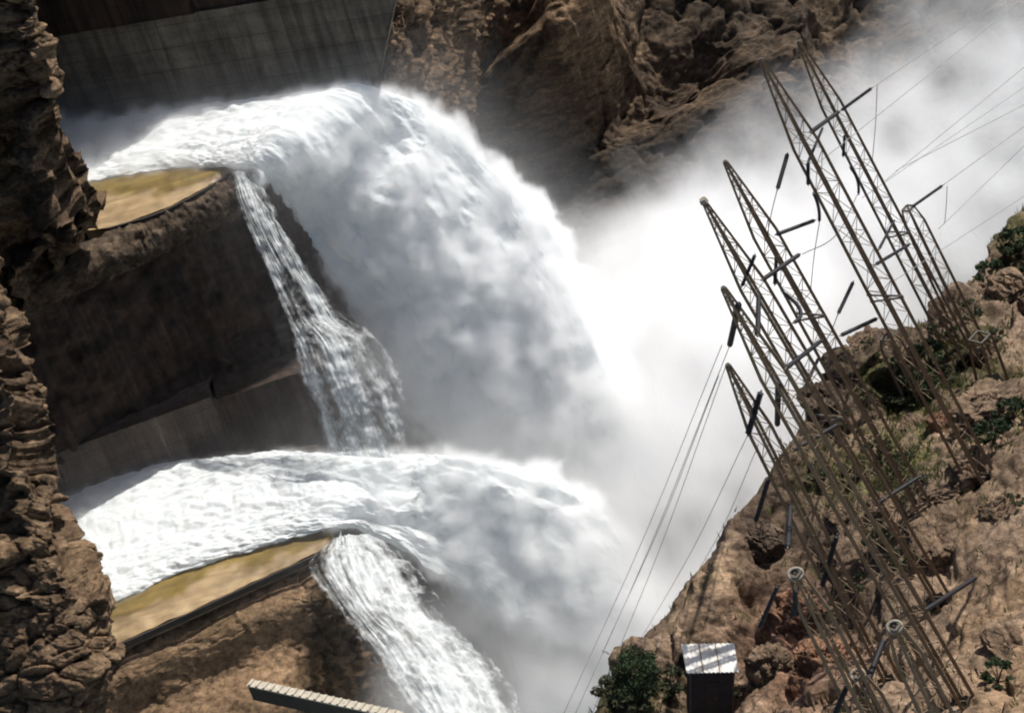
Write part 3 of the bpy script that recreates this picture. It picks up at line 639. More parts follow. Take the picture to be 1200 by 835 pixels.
# ================================================================== MASTS, INSULATORS, LINES
MASTPTS = []                              # (x, y, depth) samples for hanging things
def lean_depth(B, x, y, d0):
    best = max(np.linspace(d0 - 40, d0 + 15, 111), key=lambda d: (lambda v: v[2] / np.linalg.norm(v))(P(x, y, d) - B)); return best
def mast(top, base, label, w0=1.3, head=None, w_top=.16, db=None, chord=.15, neck=.18, arms=()):
    d = db or hill_depth(min(max(base[0], 700), 1290), min(base[1], 900)); B = P(base[0], base[1], d); dt = lean_depth(B, top[0], top[1], d); T = P(top[0], top[1], dt)
    ax = T - B; Lm = np.linalg.norm(ax); ax /= Lm
    sx = np.cross(ax, FW); sx /= np.linalg.norm(sx); sy = np.cross(ax, sx); ang = .5; sx, sy = math.cos(ang) * sx + math.sin(ang) * sy, -math.sin(ang) * sx + math.cos(ang) * sy
    r = empty('lattice_mast', B); tag(r, label, 'mast', 'lattice masts on the hillside')
    def wid(s): return np.interp(s, [0, 1 - neck, 1], [w0, w0 * .8, w_top]) / 2
    def pt(s, i): a, b = ((1, 1), (-1, 1), (-1, -1), (1, -1))[i]; return B + ax * Lm * s + wid(s) * (a * sx + b * sy) - B
    for i in range(4):
        m_ = MB(); m_.tube([pt(s, i) for s in (-.05, .3, .6, 1 - neck, 1)], [chord, chord, chord * .95, chord * .85, chord * .5], 4); m_.build('chord', MAT['steel'], r)
    m_ = MB(); s = 0; k = 0
    while s < .985:
        st = max(wid(s) * 2 * 1.15 / Lm, .5 / Lm); s2 = min(s + st, .99)
        for i in range(4):
            j = (i + 1) % 4
            if (k + i) % 2: m_.bar(pt(s, i), pt(s2, j), .024)
            else: m_.bar(pt(s, j), pt(s2, i), .024)
            if k % 3 == 0: m_.bar(pt(s, i), pt(s, j), .024)
        s = s2; k += 1
    m_.build('lattice', MAT['steel'], r)
    m_ = MB(); top_c = ax * Lm; m_.tube([top_c - ax * .25, top_c + ax * .1], .13 if w_top < .4 else .05, 6)
    if w_top >= .4:
        for i in range(4): m_.bar(pt(1, i), pt(1, (i + 1) % 4), .09)
    m_.build('peak_cap', MAT['steel_dark'], r)
    m_ = MB(); m_.tube([-ax * .6, ax * .1], w0 * .62, 4); m_.build('footing', MAT['earth'], r)
    if head == 'ring':
        m_ = MB(); c = top_c; up_ = -FW * .75 + ZU * .5; up_ /= np.linalg.norm(up_); a = np.cross(up_, (1, 0, 0)); a /= np.linalg.norm(a); b = np.cross(up_, a)
        m_.tube([c + .36 * (math.cos(q) * a * .8 + math.sin(q) * b) for q in np.linspace(0, 2 * math.pi, 25)], .085, 6, False); m_.build('ring', MAT['porcelain'], r, True)
    if head == 'cap':
        m_ = MB(); m_.tube([top_c + ax * .05, top_c + ax * .32], [.26, .2], 8); m_.build('white_cap', MAT['porcelain'], r)
    for (s_, ll, rr_) in arms:               # short cross beams through the mast
        h = sx * .35 + sy * .2 + RT * .8; h = h - ax * (h @ ax); h /= np.linalg.norm(h); m_ = MB(); o = ax * Lm * s_
        for e in (-1, 1): m_.bar(o - h * ll + ax * .3 * e, o + h * rr_ + ax * .3 * e * .2, .07)
        m_.build('crossarm', MAT['steel_dark'], r)
    for s in np.linspace(0, 1, 40):
        q = B + ax * Lm * s; x, y = project(q); MASTPTS.append((x, y, (q - CAM) @ FW))
    return r
mast((892, 70), (1150, 562), 'tall lattice mast with pointed tip against the darkest cliff, left of the tallest one', 1.4, arms=((.47, 1.3, 1.3),))
mast((936, 49), (1128, 420), 'tallest lattice mast, its tip highest of all and a long dark insulator crossing its neck', 1.3, arms=((.42, 1.0, 1.0),))
mast((1064, 244), (1146, 415), 'short flat topped lattice mast standing closest to the upper right ridge', 1.35, w_top=.7, neck=.1)
mast((850, 190), (1082, 608), 'tall lattice mast with a rusty faint tip against brown cliff, lower than the tallest pair', 1.3, arms=((.6, 1.0, 1.0),))
mast((826, 238), (1098, 705), 'lattice mast with a small white cap on its tip against the dark lower cliff', 1.3, 'cap', arms=((.5, .9, .9),))
mast((848, 338), (1128, 826), 'long slim lattice mast, second lowest of the tips against the white spray', 1.15)
mast((853, 428), (1040, 800), 'slim lattice mast whose tip against the white spray is lowest, at the gorge edge', 1.15)
mast((932, 672), (1050, 905), 'lattice mast with highest pale ring head, in front of the pinkish rock', 1.2, 'ring', w_top=.45)
mast((1005, 790), (1075, 930), 'lattice mast with a pale ring head at the bottom edge, lowest of the ring heads', 1.2, 'ring', w_top=.45)
mast((1048, 734), (1140, 925), 'lattice mast with a pale ring head above and right of the lowest ring head', 1.2, 'ring', w_top=.45)
mast((1040, 395), (1078, 470), 'stubby braced lattice post standing on the ridge beside the dark bushes', 1.5, w_top=.8, neck=.1)
mast((1148, 395), (1163, 447), 'small rusty lattice stand on the grassy slope below the flat topped mast', 1.7, w_top=1.2, neck=.1)
_MP = np.array(MASTPTS)
def near_depth(x, y): k = np.argmin((_MP[:, 0] - x) ** 2 + (_MP[:, 1] - y) ** 2); return _MP[k, 2]
def insulator(a, b, label, curved=0, r=.15, db=-.6):
    A = P(*a, near_depth(*a) + db); B_ = P(*b, near_depth(*b) + db); r_ = empty('insulator_string', A); tag(r_, label, 'insulator', 'dark insulator strings on the masts')
    v = B_ - A; L_ = np.linalg.norm(v); n = max(8, int(L_ / .16)); side = np.cross(v, FW); side /= np.linalg.norm(side)
    cv = lambda s: v * s + side * curved * L_ * 4 * s * (1 - s)
    pts, rs = [], []
    for k in range(n):
        for f_, rr in ((.0, .62), (.35, 1), (.6, 1), (.85, .62)): pts.append(cv(.03 + .94 * (k + f_) / n)); rs.append(r * rr)
    m_ = MB(); m_.tube(pts, rs, 8); m_.build('disc_stack', MAT['insulator'], r_, True)
    for s0, s1 in ((-.02, .04), (.96, 1.02)):
        m_ = MB(); m_.tube([cv(s0), cv(s1)], .05, 6); m_.build('end_fitting', MAT['steel_dark'], r_)
INS = [((1022, 103), (985, 130), 'dark insulator string reaching up right from the tallest mast', 0, .15), ((983, 131), (950, 155), 'dark insulator string reaching down left from the neck of the tallest mast', 0, .15),
       ((923, 180), (911, 222), 'dark insulator hanging alone left of the two tallest masts', 0, .14), ((964, 150), (947, 190), 'dark brace like insulator slanting between the two tallest masts', 0, .1), ((947, 190), (947, 217), 'dark insulator hanging straight down the left of the two tallest masts', 0, .13),
       ((990, 158), (988, 184), 'short dark insulator hanging straight on the tallest mast just under its long cross string', 0, .14),
       ((953, 226), (960, 260), 'bent dark insulator curving beside the left one of the two tallest masts', .07, .12), ((996, 196), (1006, 228), 'bent dark insulator curving against the tallest mast', .1, .12),
       ((909, 275), (955, 258), 'nearly level dark insulator against mist between rusty tipped mast and tall pair', 0, .13), ((937, 298), (893, 328), 'dark insulator crossing the rusty tipped mast diagonally', 0, .14),
       ((885, 298), (869, 336), 'dark insulator slanting over the mast with the small white cap', 0, .13), ((910, 300), (908, 334), 'dark insulator hanging upright on the rusty tipped mast', 0, .14), ((889, 346), (888, 393), 'dark insulator hanging upright inside the white capped mast', 0, .14),
       ((917, 342), (930, 378), 'bent dark insulator curving against the rusty tipped mast', .09, .12), ((866, 355), (855, 405), 'dark insulator pointing down left from the second lowest tip over the white spray', 0, .16),
       ((1000, 330), (982, 368), 'dark insulator floating in the gap left of the tall mast near the ridge', 0, .13), ((1028, 373), (985, 393), 'dark insulator slanting to the foot of the ridge left of the thick braced joint', 0, .14),
       ((1105, 217), (1068, 243), 'dark insulator reaching up right from the flat topped mast', 0, .14), ((1066, 286), (1026, 310), 'dark insulator spanning between the left tall mast and the flat topped one', 0, .12), ((1048, 258), (1030, 292), 'dark insulator slanting across the tallest mast at half its height', 0, .1),
       ((964, 398), (920, 432), 'dark insulator spanning from the white capped mast to the rusty tipped one', 0, .13), ((892, 458), (876, 510), 'thick dark insulator crossing the lowest tipped slim mast', 0, .19), ((912, 448), (911, 498), 'thick dark insulator hanging upright right of the lowest tipped slim mast', 0, .16),
       ((959, 420), (944, 452), 'thin dark insulator slanting just above the rounded ridge rock', 0, .11), ((982, 497), (928, 528), 'dark insulator spanning over the grey ridge rock and brown scrub', 0, .13), ((1078, 558), (1024, 592), 'dark insulator spanning over the green patch in the middle of the slope', 0, .14),
       ((981, 626), (963, 688), 'thick black insulator slanting beside the highest ring headed mast', 0, .17), ((912, 685), (889, 737), 'long dark insulator hanging down left from the highest ring head', 0, .13), ((932, 690), (931, 722), 'short dark insulator hanging under the highest ring head', 0, .14),
       ((1144, 676), (1082, 716), 'reddish black insulator reaching out over the bare tan slope', 0, .15), ((1154, 692), (1144, 677), 'short stubby insulator hooked on the end of the one over the tan slope', 0, .2), ((1035, 750), (1010, 815), 'thick black insulator leaning between the two lower ring heads', 0, .18),
       ((993, 802), (976, 842), 'thick black insulator running out at the bottom edge below the lowest ring head', 0, .16), ((901, 560), (885, 612), 'dark insulator against the grey gorge rim below the rounded ridge', 0, .15), ((926, 592), (923, 642), 'dark insulator hanging upright below the rounded ridge rock', 0, .16)]
for a, b, lab, cvd, rr in INS: insulator(a, b, lab, cvd, rr)
# conductors and jumpers
def wire(pts, label, r=.035, mat='wire', name='power_line', grp='thin power lines', sag=0.):
    Q = cr([P(*q) for q in pts], 40); Q[:, 2] -= sag * 4 * np.linspace(0, 1, 40) * (1 - np.linspace(0, 1, 40))
    m_ = MB(); m_.tube(list(Q), r, 5); o = m_.build(name, MAT[mat]); tag(o, label, 'cable', grp); return o
nd = near_depth
for k, (a, b, lab) in enumerate([((855, 405), (668, 850), 'grey power line dropping from the second lowest tip down to the lower left'),
        ((850, 430), (688, 850), 'grey power line dropping from the lowest mast tip across the spray to the lower left'),
        ((876, 510), (738, 770), 'grey power line running from the thick crossing insulator down across the spray'),
        ((846, 404), (654, 850), 'faint grey power line at the outer left of the bundle over the spray'),
        ((889, 520), (800, 700), 'faint grey power line just off the grey gorge rim'), ((842, 440), (708, 760), 'faint grey power line in the middle of the bundle over the spray')]):
    wire([(*a, nd(*a) - .6), ((a[0] + b[0]) / 2 + 2, (a[1] + b[1]) / 2 + 8, 148), (*b, 150)], lab, .024)
for a, b, d, lab in [((1037, 212), (1600, -255), 215, 'steeper grey power line rising from the tallest mast to the right edge'), ((1050, 200), (1600, -90), 215, 'flatter grey power line rising from the tallest mast to the right edge'),
                     ((1105, 217), (1600, -148), 215, 'grey power line from the flat topped mast insulator to the right edge'), ((1100, 268), (1600, -224), 215, 'grey power line passing close over the upper right ridge'), ((1022, 103), (1600, -290), 215, 'faint power line leaving the end of the tallest mast insulator for the top right corner')]:
    wire([(*a, nd(*a)), ((a[0] + b[0]) / 2, (a[1] + b[1]) / 2 + 3, (nd(*a) + d) / 2), (*b, d)], lab, .03)
for a, b, lab in [((1046, 330), (1600, -40), 'faint power line from the joint of the left tall mast out past the ridge'), ((1010, 232), (1600, -180), 'faint power line from the middle of the tallest mast to the right edge'), ((960, 190), (1600, -330), 'faint power line from the left tall mast neck toward the top right corner')]:
    wire([(*a, nd(*a)), ((a[0] + b[0]) / 2, (a[1] + b[1]) / 2 + 4, (nd(*a) + 215) / 2), (*b, 215)], lab, .024)
for pts, lab in [([(1028, 100), (1026, 145), (1022, 192)], 'thin jumper wire hanging from the end of the tallest mast insulator'), ([(1110, 218), (1109, 240), (1107, 262)], 'thin jumper wire hanging from the end of the flat topped mast insulator'),
                 ([(911, 222), (904, 250), (898, 282)], 'thin jumper wire below the lone hanging insulator'), ([(960, 262), (954, 300), (950, 340)], 'thin jumper wire hanging in the gap below the bent insulator'), ([(982, 368), (974, 388), (966, 402)], 'thin jumper wire looping below the insulator near the ridge'),
                 ([(1005, 228), (980, 275), (940, 298)], 'slack jumper wire curving from the tallest mast to the rusty tipped mast')]:
    wire([(x, y, nd(x, y) - .6) for x, y in pts], lab, .028, 'wire_dark', 'jumper_wire', 'thin jumper wires')

# ================================================================== HUT
hb = P(834, 827, 124.6); q_ = .92
hx = RT * q_ + r0 * (1 - q_); hx /= np.linalg.norm(hx)
hz = UP * .52 + ZU * .62 + RT * .04; hz -= hx * (hz @ hx); hz /= np.linalg.norm(hz); hy = np.cross(hz, hx)
hut = empty('hut', hb, (hx, hy, hz)); tag(hut, 'small hut with white sheet metal roof and dark front on the slope', 'hut')
def lk(mb, name, mat, smooth=False): o = mb.build(name, mat); o.parent = hut; return o
mb = MB(); Wd, Dp, Hh = 1.42, 2.3, 2.55
mb.box((-Wd, 0, -1.2), (Wd, Dp, Hh)); lk(mb, 'wall', MAT['hut_wall'])
for x in (-Wd - .03, Wd - .09):
    mb = MB(); mb.box((x, -.06, -1.2), (x + .12, .05, Hh + .02)); lk(mb, 'corner_post', MAT['bark'])
mb = MB(); mb.box((-.42, -.05, -.6), (.42, -.004, 1.75)); d_ = lk(mb, 'door', MAT['dark_edge'])
mb = MB(); mb.box((.26, -.12, .55), (.34, -.052, .7)); h_ = mb.build('handle', MAT['steel_dark']); h_.parent = d_
nx = 60; xs = np.linspace(-1.68, 1.68, nx); vs = []; fs = []
for j, (yy, zz) in enumerate(((-.3, Hh + .05), (Dp + .4, Hh + .62))):
    for x in xs: vs.append((x * (1 + .05 * j), yy, zz + .03 * math.sin(x * 22)))
for j, (yy, zz) in enumerate(((-.3, Hh + .0), (Dp + .4, Hh + .57))):
    for x in xs: vs.append((x * (1 + .05 * j), yy, zz + .03 * math.sin(x * 22)))
for i in range(nx - 1): fs += [(i, i + 1, nx + i + 1, nx + i), (2 * nx + i, 3 * nx + i, 3 * nx + i + 1, 2 * nx + i + 1), (i, 2 * nx + i, 2 * nx + i + 1, i + 1), (nx + i, nx + i + 1, 3 * nx + i + 1, 3 * nx + i)]
rf_ = link('roof', vs, fs, MAT['roof']); rf_.parent = hut
for k, x in enumerate((-.62, .45)):
    mb = MB(); sl_ = .57 / (Dp + .7)
    mb.hexa([(x, -.31, Hh + .06), (x + .05, -.31, Hh + .06), (x + .05, Dp + .4, Hh + .63), (x, Dp + .4, Hh + .63), (x, -.31, Hh + .12), (x + .05, -.31, Hh + .12), (x + .05, Dp + .4, Hh + .69), (x, Dp + .4, Hh + .69)])
    s_ = mb.build('seam', MAT['steel']); s_.parent = rf_

# ================================================================== BUSHES, GRASS, BOULDERS
def leaf_mesh(centres, n, rad, size, rng, flat=.75):
    vs = np.zeros((n * 4, 3)); 
    ci = rng.integers(0, len(centres), n); c = np.array([q[0] for q in centres])[ci]; cr_ = np.array([q[1] for q in centres])[ci]
    d = rng.normal(size=(n, 3)); d /= np.linalg.norm(d, axis=1)[:, None]; r_ = rng.random(n) ** .45
    p = c + d * (cr_ * r_)[:, None] * (1, 1, flat)
    a = rng.normal(size=(n, 3)); a /= np.linalg.norm(a, axis=1)[:, None]; b = np.cross(a, rng.normal(size=(n, 3))); b /= np.linalg.norm(b, axis=1)[:, None]
    s = size * (.6 + .8 * rng.random(n))[:, None]
    vs[0::4] = p - a * s; vs[1::4] = p + b * s * .45; vs[2::4] = p + a * s; vs[3::4] = p - b * s * .45
    return vs, np.arange(n * 4).reshape(n, 4)
def make_bush(name, h, n, leafsize, mat, seed, trunk_h, lab, cat, nl=9, spread=.7, ball=.11):
    rng = np.random.default_rng(seed); root = empty(name, (0, 0, 0)); tag(root, lab, cat)
    mb = MB(); cs = []
    mb.tube([(0, 0, -.3 * h), (0.02 * h, 0, trunk_h * .5), (0, .03 * h, trunk_h)], [.05 * h, .04 * h, .03 * h], 7)
    for k in range(nl):
        a = 2 * math.pi * k / nl + rng.random(); e = rng.random(); q = V3(math.cos(a) * spread * h * (.35 + .65 * e) * .8, math.sin(a) * spread * h * (.35 + .65 * e) * .8, trunk_h + (h - trunk_h) * (.2 + .62 * rng.random() * (1.2 - .6 * e)))
        mb.tube([(0, 0, trunk_h * .8), q * (.5, .5, .7), q], [.028 * h, .018 * h, .006 * h], 5); cs.append((q, h * (ball + .12 * rng.random())))
    mb.build('trunk', MAT['bark'], root); v, f = leaf_mesh(cs, n, 0, leafsize, rng); link('crown', v, f, mat, root); return root
tree = make_bush('bushy_tree', 4.0, 7000, .13, MAT['leaf'], 5, .9, 'dark green bushy tree at the gorge edge left of the white roofed hut', 'tree', 18, .55, .17)
tree.scale = (.84, .84, .84); tree.location = P(752, 812, hill_depth(775, 822) - .5)
protos = [make_bush('shrub', 1.9, 900, .13, MAT['leaf'], 21, .25, 'x', 'shrub'), make_bush('shrub', 1.5, 700, .12, MAT['leaf_olive'], 22, .2, 'x', 'shrub'), make_bush('shrub', 1.2, 600, .1, MAT['leaf_olive'], 23, .15, 'x', 'shrub')]
used = [0, 0, 0]
SHR = [(1196, 300, 0, 2.0, 'dark green shrub crowning the upper right ridge at the right edge'), (1180, 312, 0, 1.5, 'dark shrub on the upper right ridge just below the crowning one'), (1160, 336, 0, 1.6, 'dark shrub in the notch of the upper right ridge beside orange rock'), (1185, 330, 0, 1.3, 'dark shrub right of the notch on the upper right ridge'),
       (1090, 432, 0, 1.7, 'dark green shrub just under the ridge, below the flat topped mast'), (1108, 452, 1, 1.4, 'olive shrub beside the small rusty stand'), (1068, 452, 0, 1.8, 'dark shrub in the hollow right of the braced post'), (1050, 478, 1, 1.5, 'olive shrub in the hollow below the braced post'), (1085, 470, 0, 1.4, 'dark shrub low in the hollow under the ridge'),
       (1140, 372, 1, 1.3, 'olive shrub behind the flat topped mast on the ridge'), (1168, 398, 2, 1.2, 'small olive shrub on the slope above the tan rock band'), (1165, 520, 0, 1.3, 'dark green shrub in the grass band at the right'), (1188, 492, 0, 1.2, 'dark green shrub at the right edge in the grass band'), (1140, 528, 2, 1.1, 'small olive shrub at the left end of the right grass band'),
       (1052, 548, 1, 1.3, 'olive shrub in the green patch in the middle of the slope'), (1072, 572, 2, 1.3, 'small olive shrub under the green patch in the middle of the slope'), (1030, 540, 0, 1.2, 'dark shrub left of the green patch in the middle of the slope'), (1012, 470, 1, 1.2, 'olive shrub on the rounded ridge rock'), (985, 500, 1, 1.2, 'olive shrub on the shoulder left of the rounded ridge rock'),
       (1000, 560, 2, 1.4, 'small olive shrub among the masts in mid slope'), (960, 560, 1, 1.1, 'olive shrub near the grey gorge rim'), (1030, 640, 1, 1.4, 'olive shrub among the dense lower masts'), (1060, 668, 0, 1.1, 'dark shrub in the shade below the overhanging boulder'), (1005, 690, 2, 1.2, 'small olive shrub between the ring headed masts'),
       (1170, 800, 0, 1.0, 'dark low shrub on the bare slope near the lower right corner'), (1190, 590, 2, .9, 'tiny olive shrub on the bare slope at the right edge'), (870, 815, 2, 1.0, 'small olive shrub on the rocks right of the hut'), (788, 812, 1, 1.5, 'olive shrub squeezed between the tree and the hut'), (725, 822, 1, 1.6, 'olive shrub under the tree on the mossy mound'), (745, 832, 2, 1.7, 'low olive shrub at the bottom edge under the tree'),
       (1175, 470, 2, 1.2, 'small olive shrub on top of the tan rock band'), (1128, 590, 2, 1.0, 'tiny olive shrub on the grassy foot of the tan slope'), (1105, 400, 0, 1.3, 'dark shrub on the ridge line left of the flat topped mast foot')]
for k, (x, y, pr, s, lab) in enumerate(SHR):
    o = protos[pr] if used[pr] == 0 else copy_tree(protos[pr]); used[pr] += 1
    o.location = on_hill(x, y, -.1); o.scale = (s, s, s * .9); o.rotation_euler = (0, 0, k * 1.7); tag(o, lab, 'shrub', 'shrubs on the hillside')
# grass in the green patches
rng = np.random.default_rng(8); hv = HP[_front]; hx_, hy_ = HX[_front], HY[_front]
gs = lambda cx, cy, sx, sy: np.exp(-((hx_ - cx) / sx) ** 2 - ((hy_ - cy) / sy) ** 2)
wt = gs(1165, 500, 55, 20) + gs(1060, 560, 55, 30) + gs(1180, 440, 40, 12) + .6 * gs(1060, 460, 60, 40) + .35 * gs(985, 540, 50, 50) + .5 * gs(1130, 410, 60, 20) + .5 * gs(730, 830, 60, 30) + .06
wt *= smooth01(fbm(hv * .5 + 3, 3) * 1.5 + .3); wt /= wt.sum(); k = rng.choice(len(hv), 9000, p=wt); b = hv[k] + rng.normal(size=(9000, 3)) * .2
a = rng.normal(size=(9000, 3)) * (1, 1, .2); a /= np.linalg.norm(a, axis=1)[:, None]; h = (.25 + .4 * rng.random(9000))[:, None]
vs = np.zeros((27000, 3)); vs[0::3] = b - a * .07 - ZU * .1; vs[1::3] = b + a * .07 - ZU * .1; vs[2::3] = b + ZU * h + a * h * .5 * rng.normal(size=(9000, 1))
tag(link('grass', vs, np.arange(27000).reshape(-1, 3), MAT['grass']), 'green grass tufts in patches on the hillside', 'grass', kind='stuff')
def boulder(x, y, sx, sy, sz, seed, lab, mat='hill', tint=(1, .9, .8), base=None):
    n = 60; m2 = 84; th_ = np.linspace(.02, math.pi - .02, n)[:, None]; ph = np.linspace(0, 2 * math.pi, m2, endpoint=False)[None]
    d = np.stack([np.sin(th_) * np.cos(ph), np.sin(th_) * np.sin(ph), np.cos(th_) + 0 * ph], -1).reshape(-1, 3)
    sq = np.abs(d).max(1)[:, None]; d2 = d / (sq ** .55)
    rr = 1 + .25 * fbm(d * 1.1 + seed, 3) + .3 * blocky(d * 1.5 + seed, seed) + .12 * blocky(d * 3.7 + seed, seed + 1)
    v = d2 * rr[:, None] * (sx, sy, sz); f = grid_faces(n, m2, True)
    f = np.concatenate([f]); capt = [tuple(range(m2)), tuple(range((n - 1) * m2, n * m2))[::-1]]
    o = link('boulder', v, [tuple(q) for q in f] + capt, MAT[mat], cols=np.ones((len(v), 3)) * V3(*tint)); o.location = on_hill(x, y, 0) if base is None else base
    o.rotation_euler = (rng.random() * .4, -.35 + rng.random() * .3, rng.random() * 6); tag(o, lab, 'boulder', 'boulders on the hillside'); return o
for q in [(1095, 632, 2.6, 1.8, 1.2, 1, 'overhanging tan boulder above the dark hollow in mid slope'), (1160, 480, 3.6, 2, 1.5, 2, 'long tan boulder band between the green patches at the right edge'), (1185, 350, 2.2, 2, 2.2, 3, 'smooth tan boulder at the right edge under the upper ridge'), (1130, 560, 1.2, 1, .8, 4, 'small tan boulder above the bare slope'),
          (1100, 590, 1.3, 1, .8, 5, 'tan boulder left of the bare slope top'), (930, 730, 1.8, 1.6, 1.8, 6, 'pinkish boulder under the highest ring head'), (965, 790, 2.2, 1.8, 2.0, 7, 'large pinkish boulder at the bottom between hut and lowest ring head'), (905, 790, 1.5, 1.4, 1.9, 8, 'narrow brown boulder right of the hut'), (1030, 600, 1.2, 1.1, .8, 9, 'tan boulder below the green patch in mid slope'),
          (1070, 505, 1.3, 1.0, .9, 10, 'tan boulder just above the green patch in mid slope'), (1105, 500, 1.1, 1, .9, 11, 'reddish boulder beside the tallest left mast foot'), (985, 610, 1.1, 1, .8, 12, 'brown boulder behind the dense masts in mid slope'), (1180, 760, 1.6, 1.2, .8, 13, 'flat brown boulder low on the bare slope at the right'), (960, 470, 1.6, 1.4, 1.2, 14, 'grey rounded boulder on the ridge against the spray'),
          (1020, 412, 2.0, 1.5, 1.2, 15, 'brown rounded boulder topping the ridge in the middle'), (890, 640, 1.6, 1.4, 1.6, 16, 'grey boulder on the gorge rim above the pale rock slab'), (1165, 600, 1.0, .9, .6, 17, 'small boulder half sunk in the bare tan slope')]:
    tn = (1.1, .78, .64) if 'pink' in q[6] or 'reddish' in q[6] else (.55, .52, .5) if 'grey' in q[6] else (1, .92, .82)
    boulder(*q, tint=tn)

# ================================================================== MIST (baked spray volume)
MIST = [  # photo x, y, depth (m), radius (m), density per m
    (720, 345, 208, 6, .12), (765, 360, 207, 9, .14), (750, 430, 208, 9, .14), (800, 440, 202, 12, .14), (775, 520, 200, 10, .15), (835, 530, 190, 12, .14), (830, 610, 184, 11, .13),
    (750, 600, 196, 8, .085), (790, 690, 188, 8, .10), (800, 690, 174, 8, .10), (740, 770, 186, 8, .09), (670, 800, 186, 8, .06), (730, 840, 176, 9, .08), (640, 860, 182, 8, .06), (680, 890, 170, 9, .07), (760, 720, 172, 6, .06),
    (690, 285, 216, 4, .09), (730, 305, 213, 5, .11), (790, 320, 212, 7, .13), (840, 335, 212, 9, .15), (890, 390, 200, 11, .13), (905, 330, 215, 10, .11), (960, 320, 212, 12, .09), (1000, 255, 222, 10, .055), (1050, 260, 218, 15, .065), (1065, 180, 232, 11, .034),
    (1130, 120, 245, 14, .024), (1180, 160, 235, 17, .026), (1120, 260, 215, 15, .045), (1220, 70, 240, 18, .02), (1190, 0, 250, 16, .017), (870, 275, 220, 5, .03), (900, 460, 190, 11, .10),
    (440, 420, 188, 5, .035), (490, 480, 190, 6, .05), (540, 510, 190, 6, .05), (600, 545, 190, 6, .035), (660, 510, 188, 7, .045), (690, 570, 190, 8, .05), (560, 780, 180, 7, .06), (620, 780, 178, 8, .07), (520, 830, 176, 7, .05), (580, 840, 174, 8, .05),
]
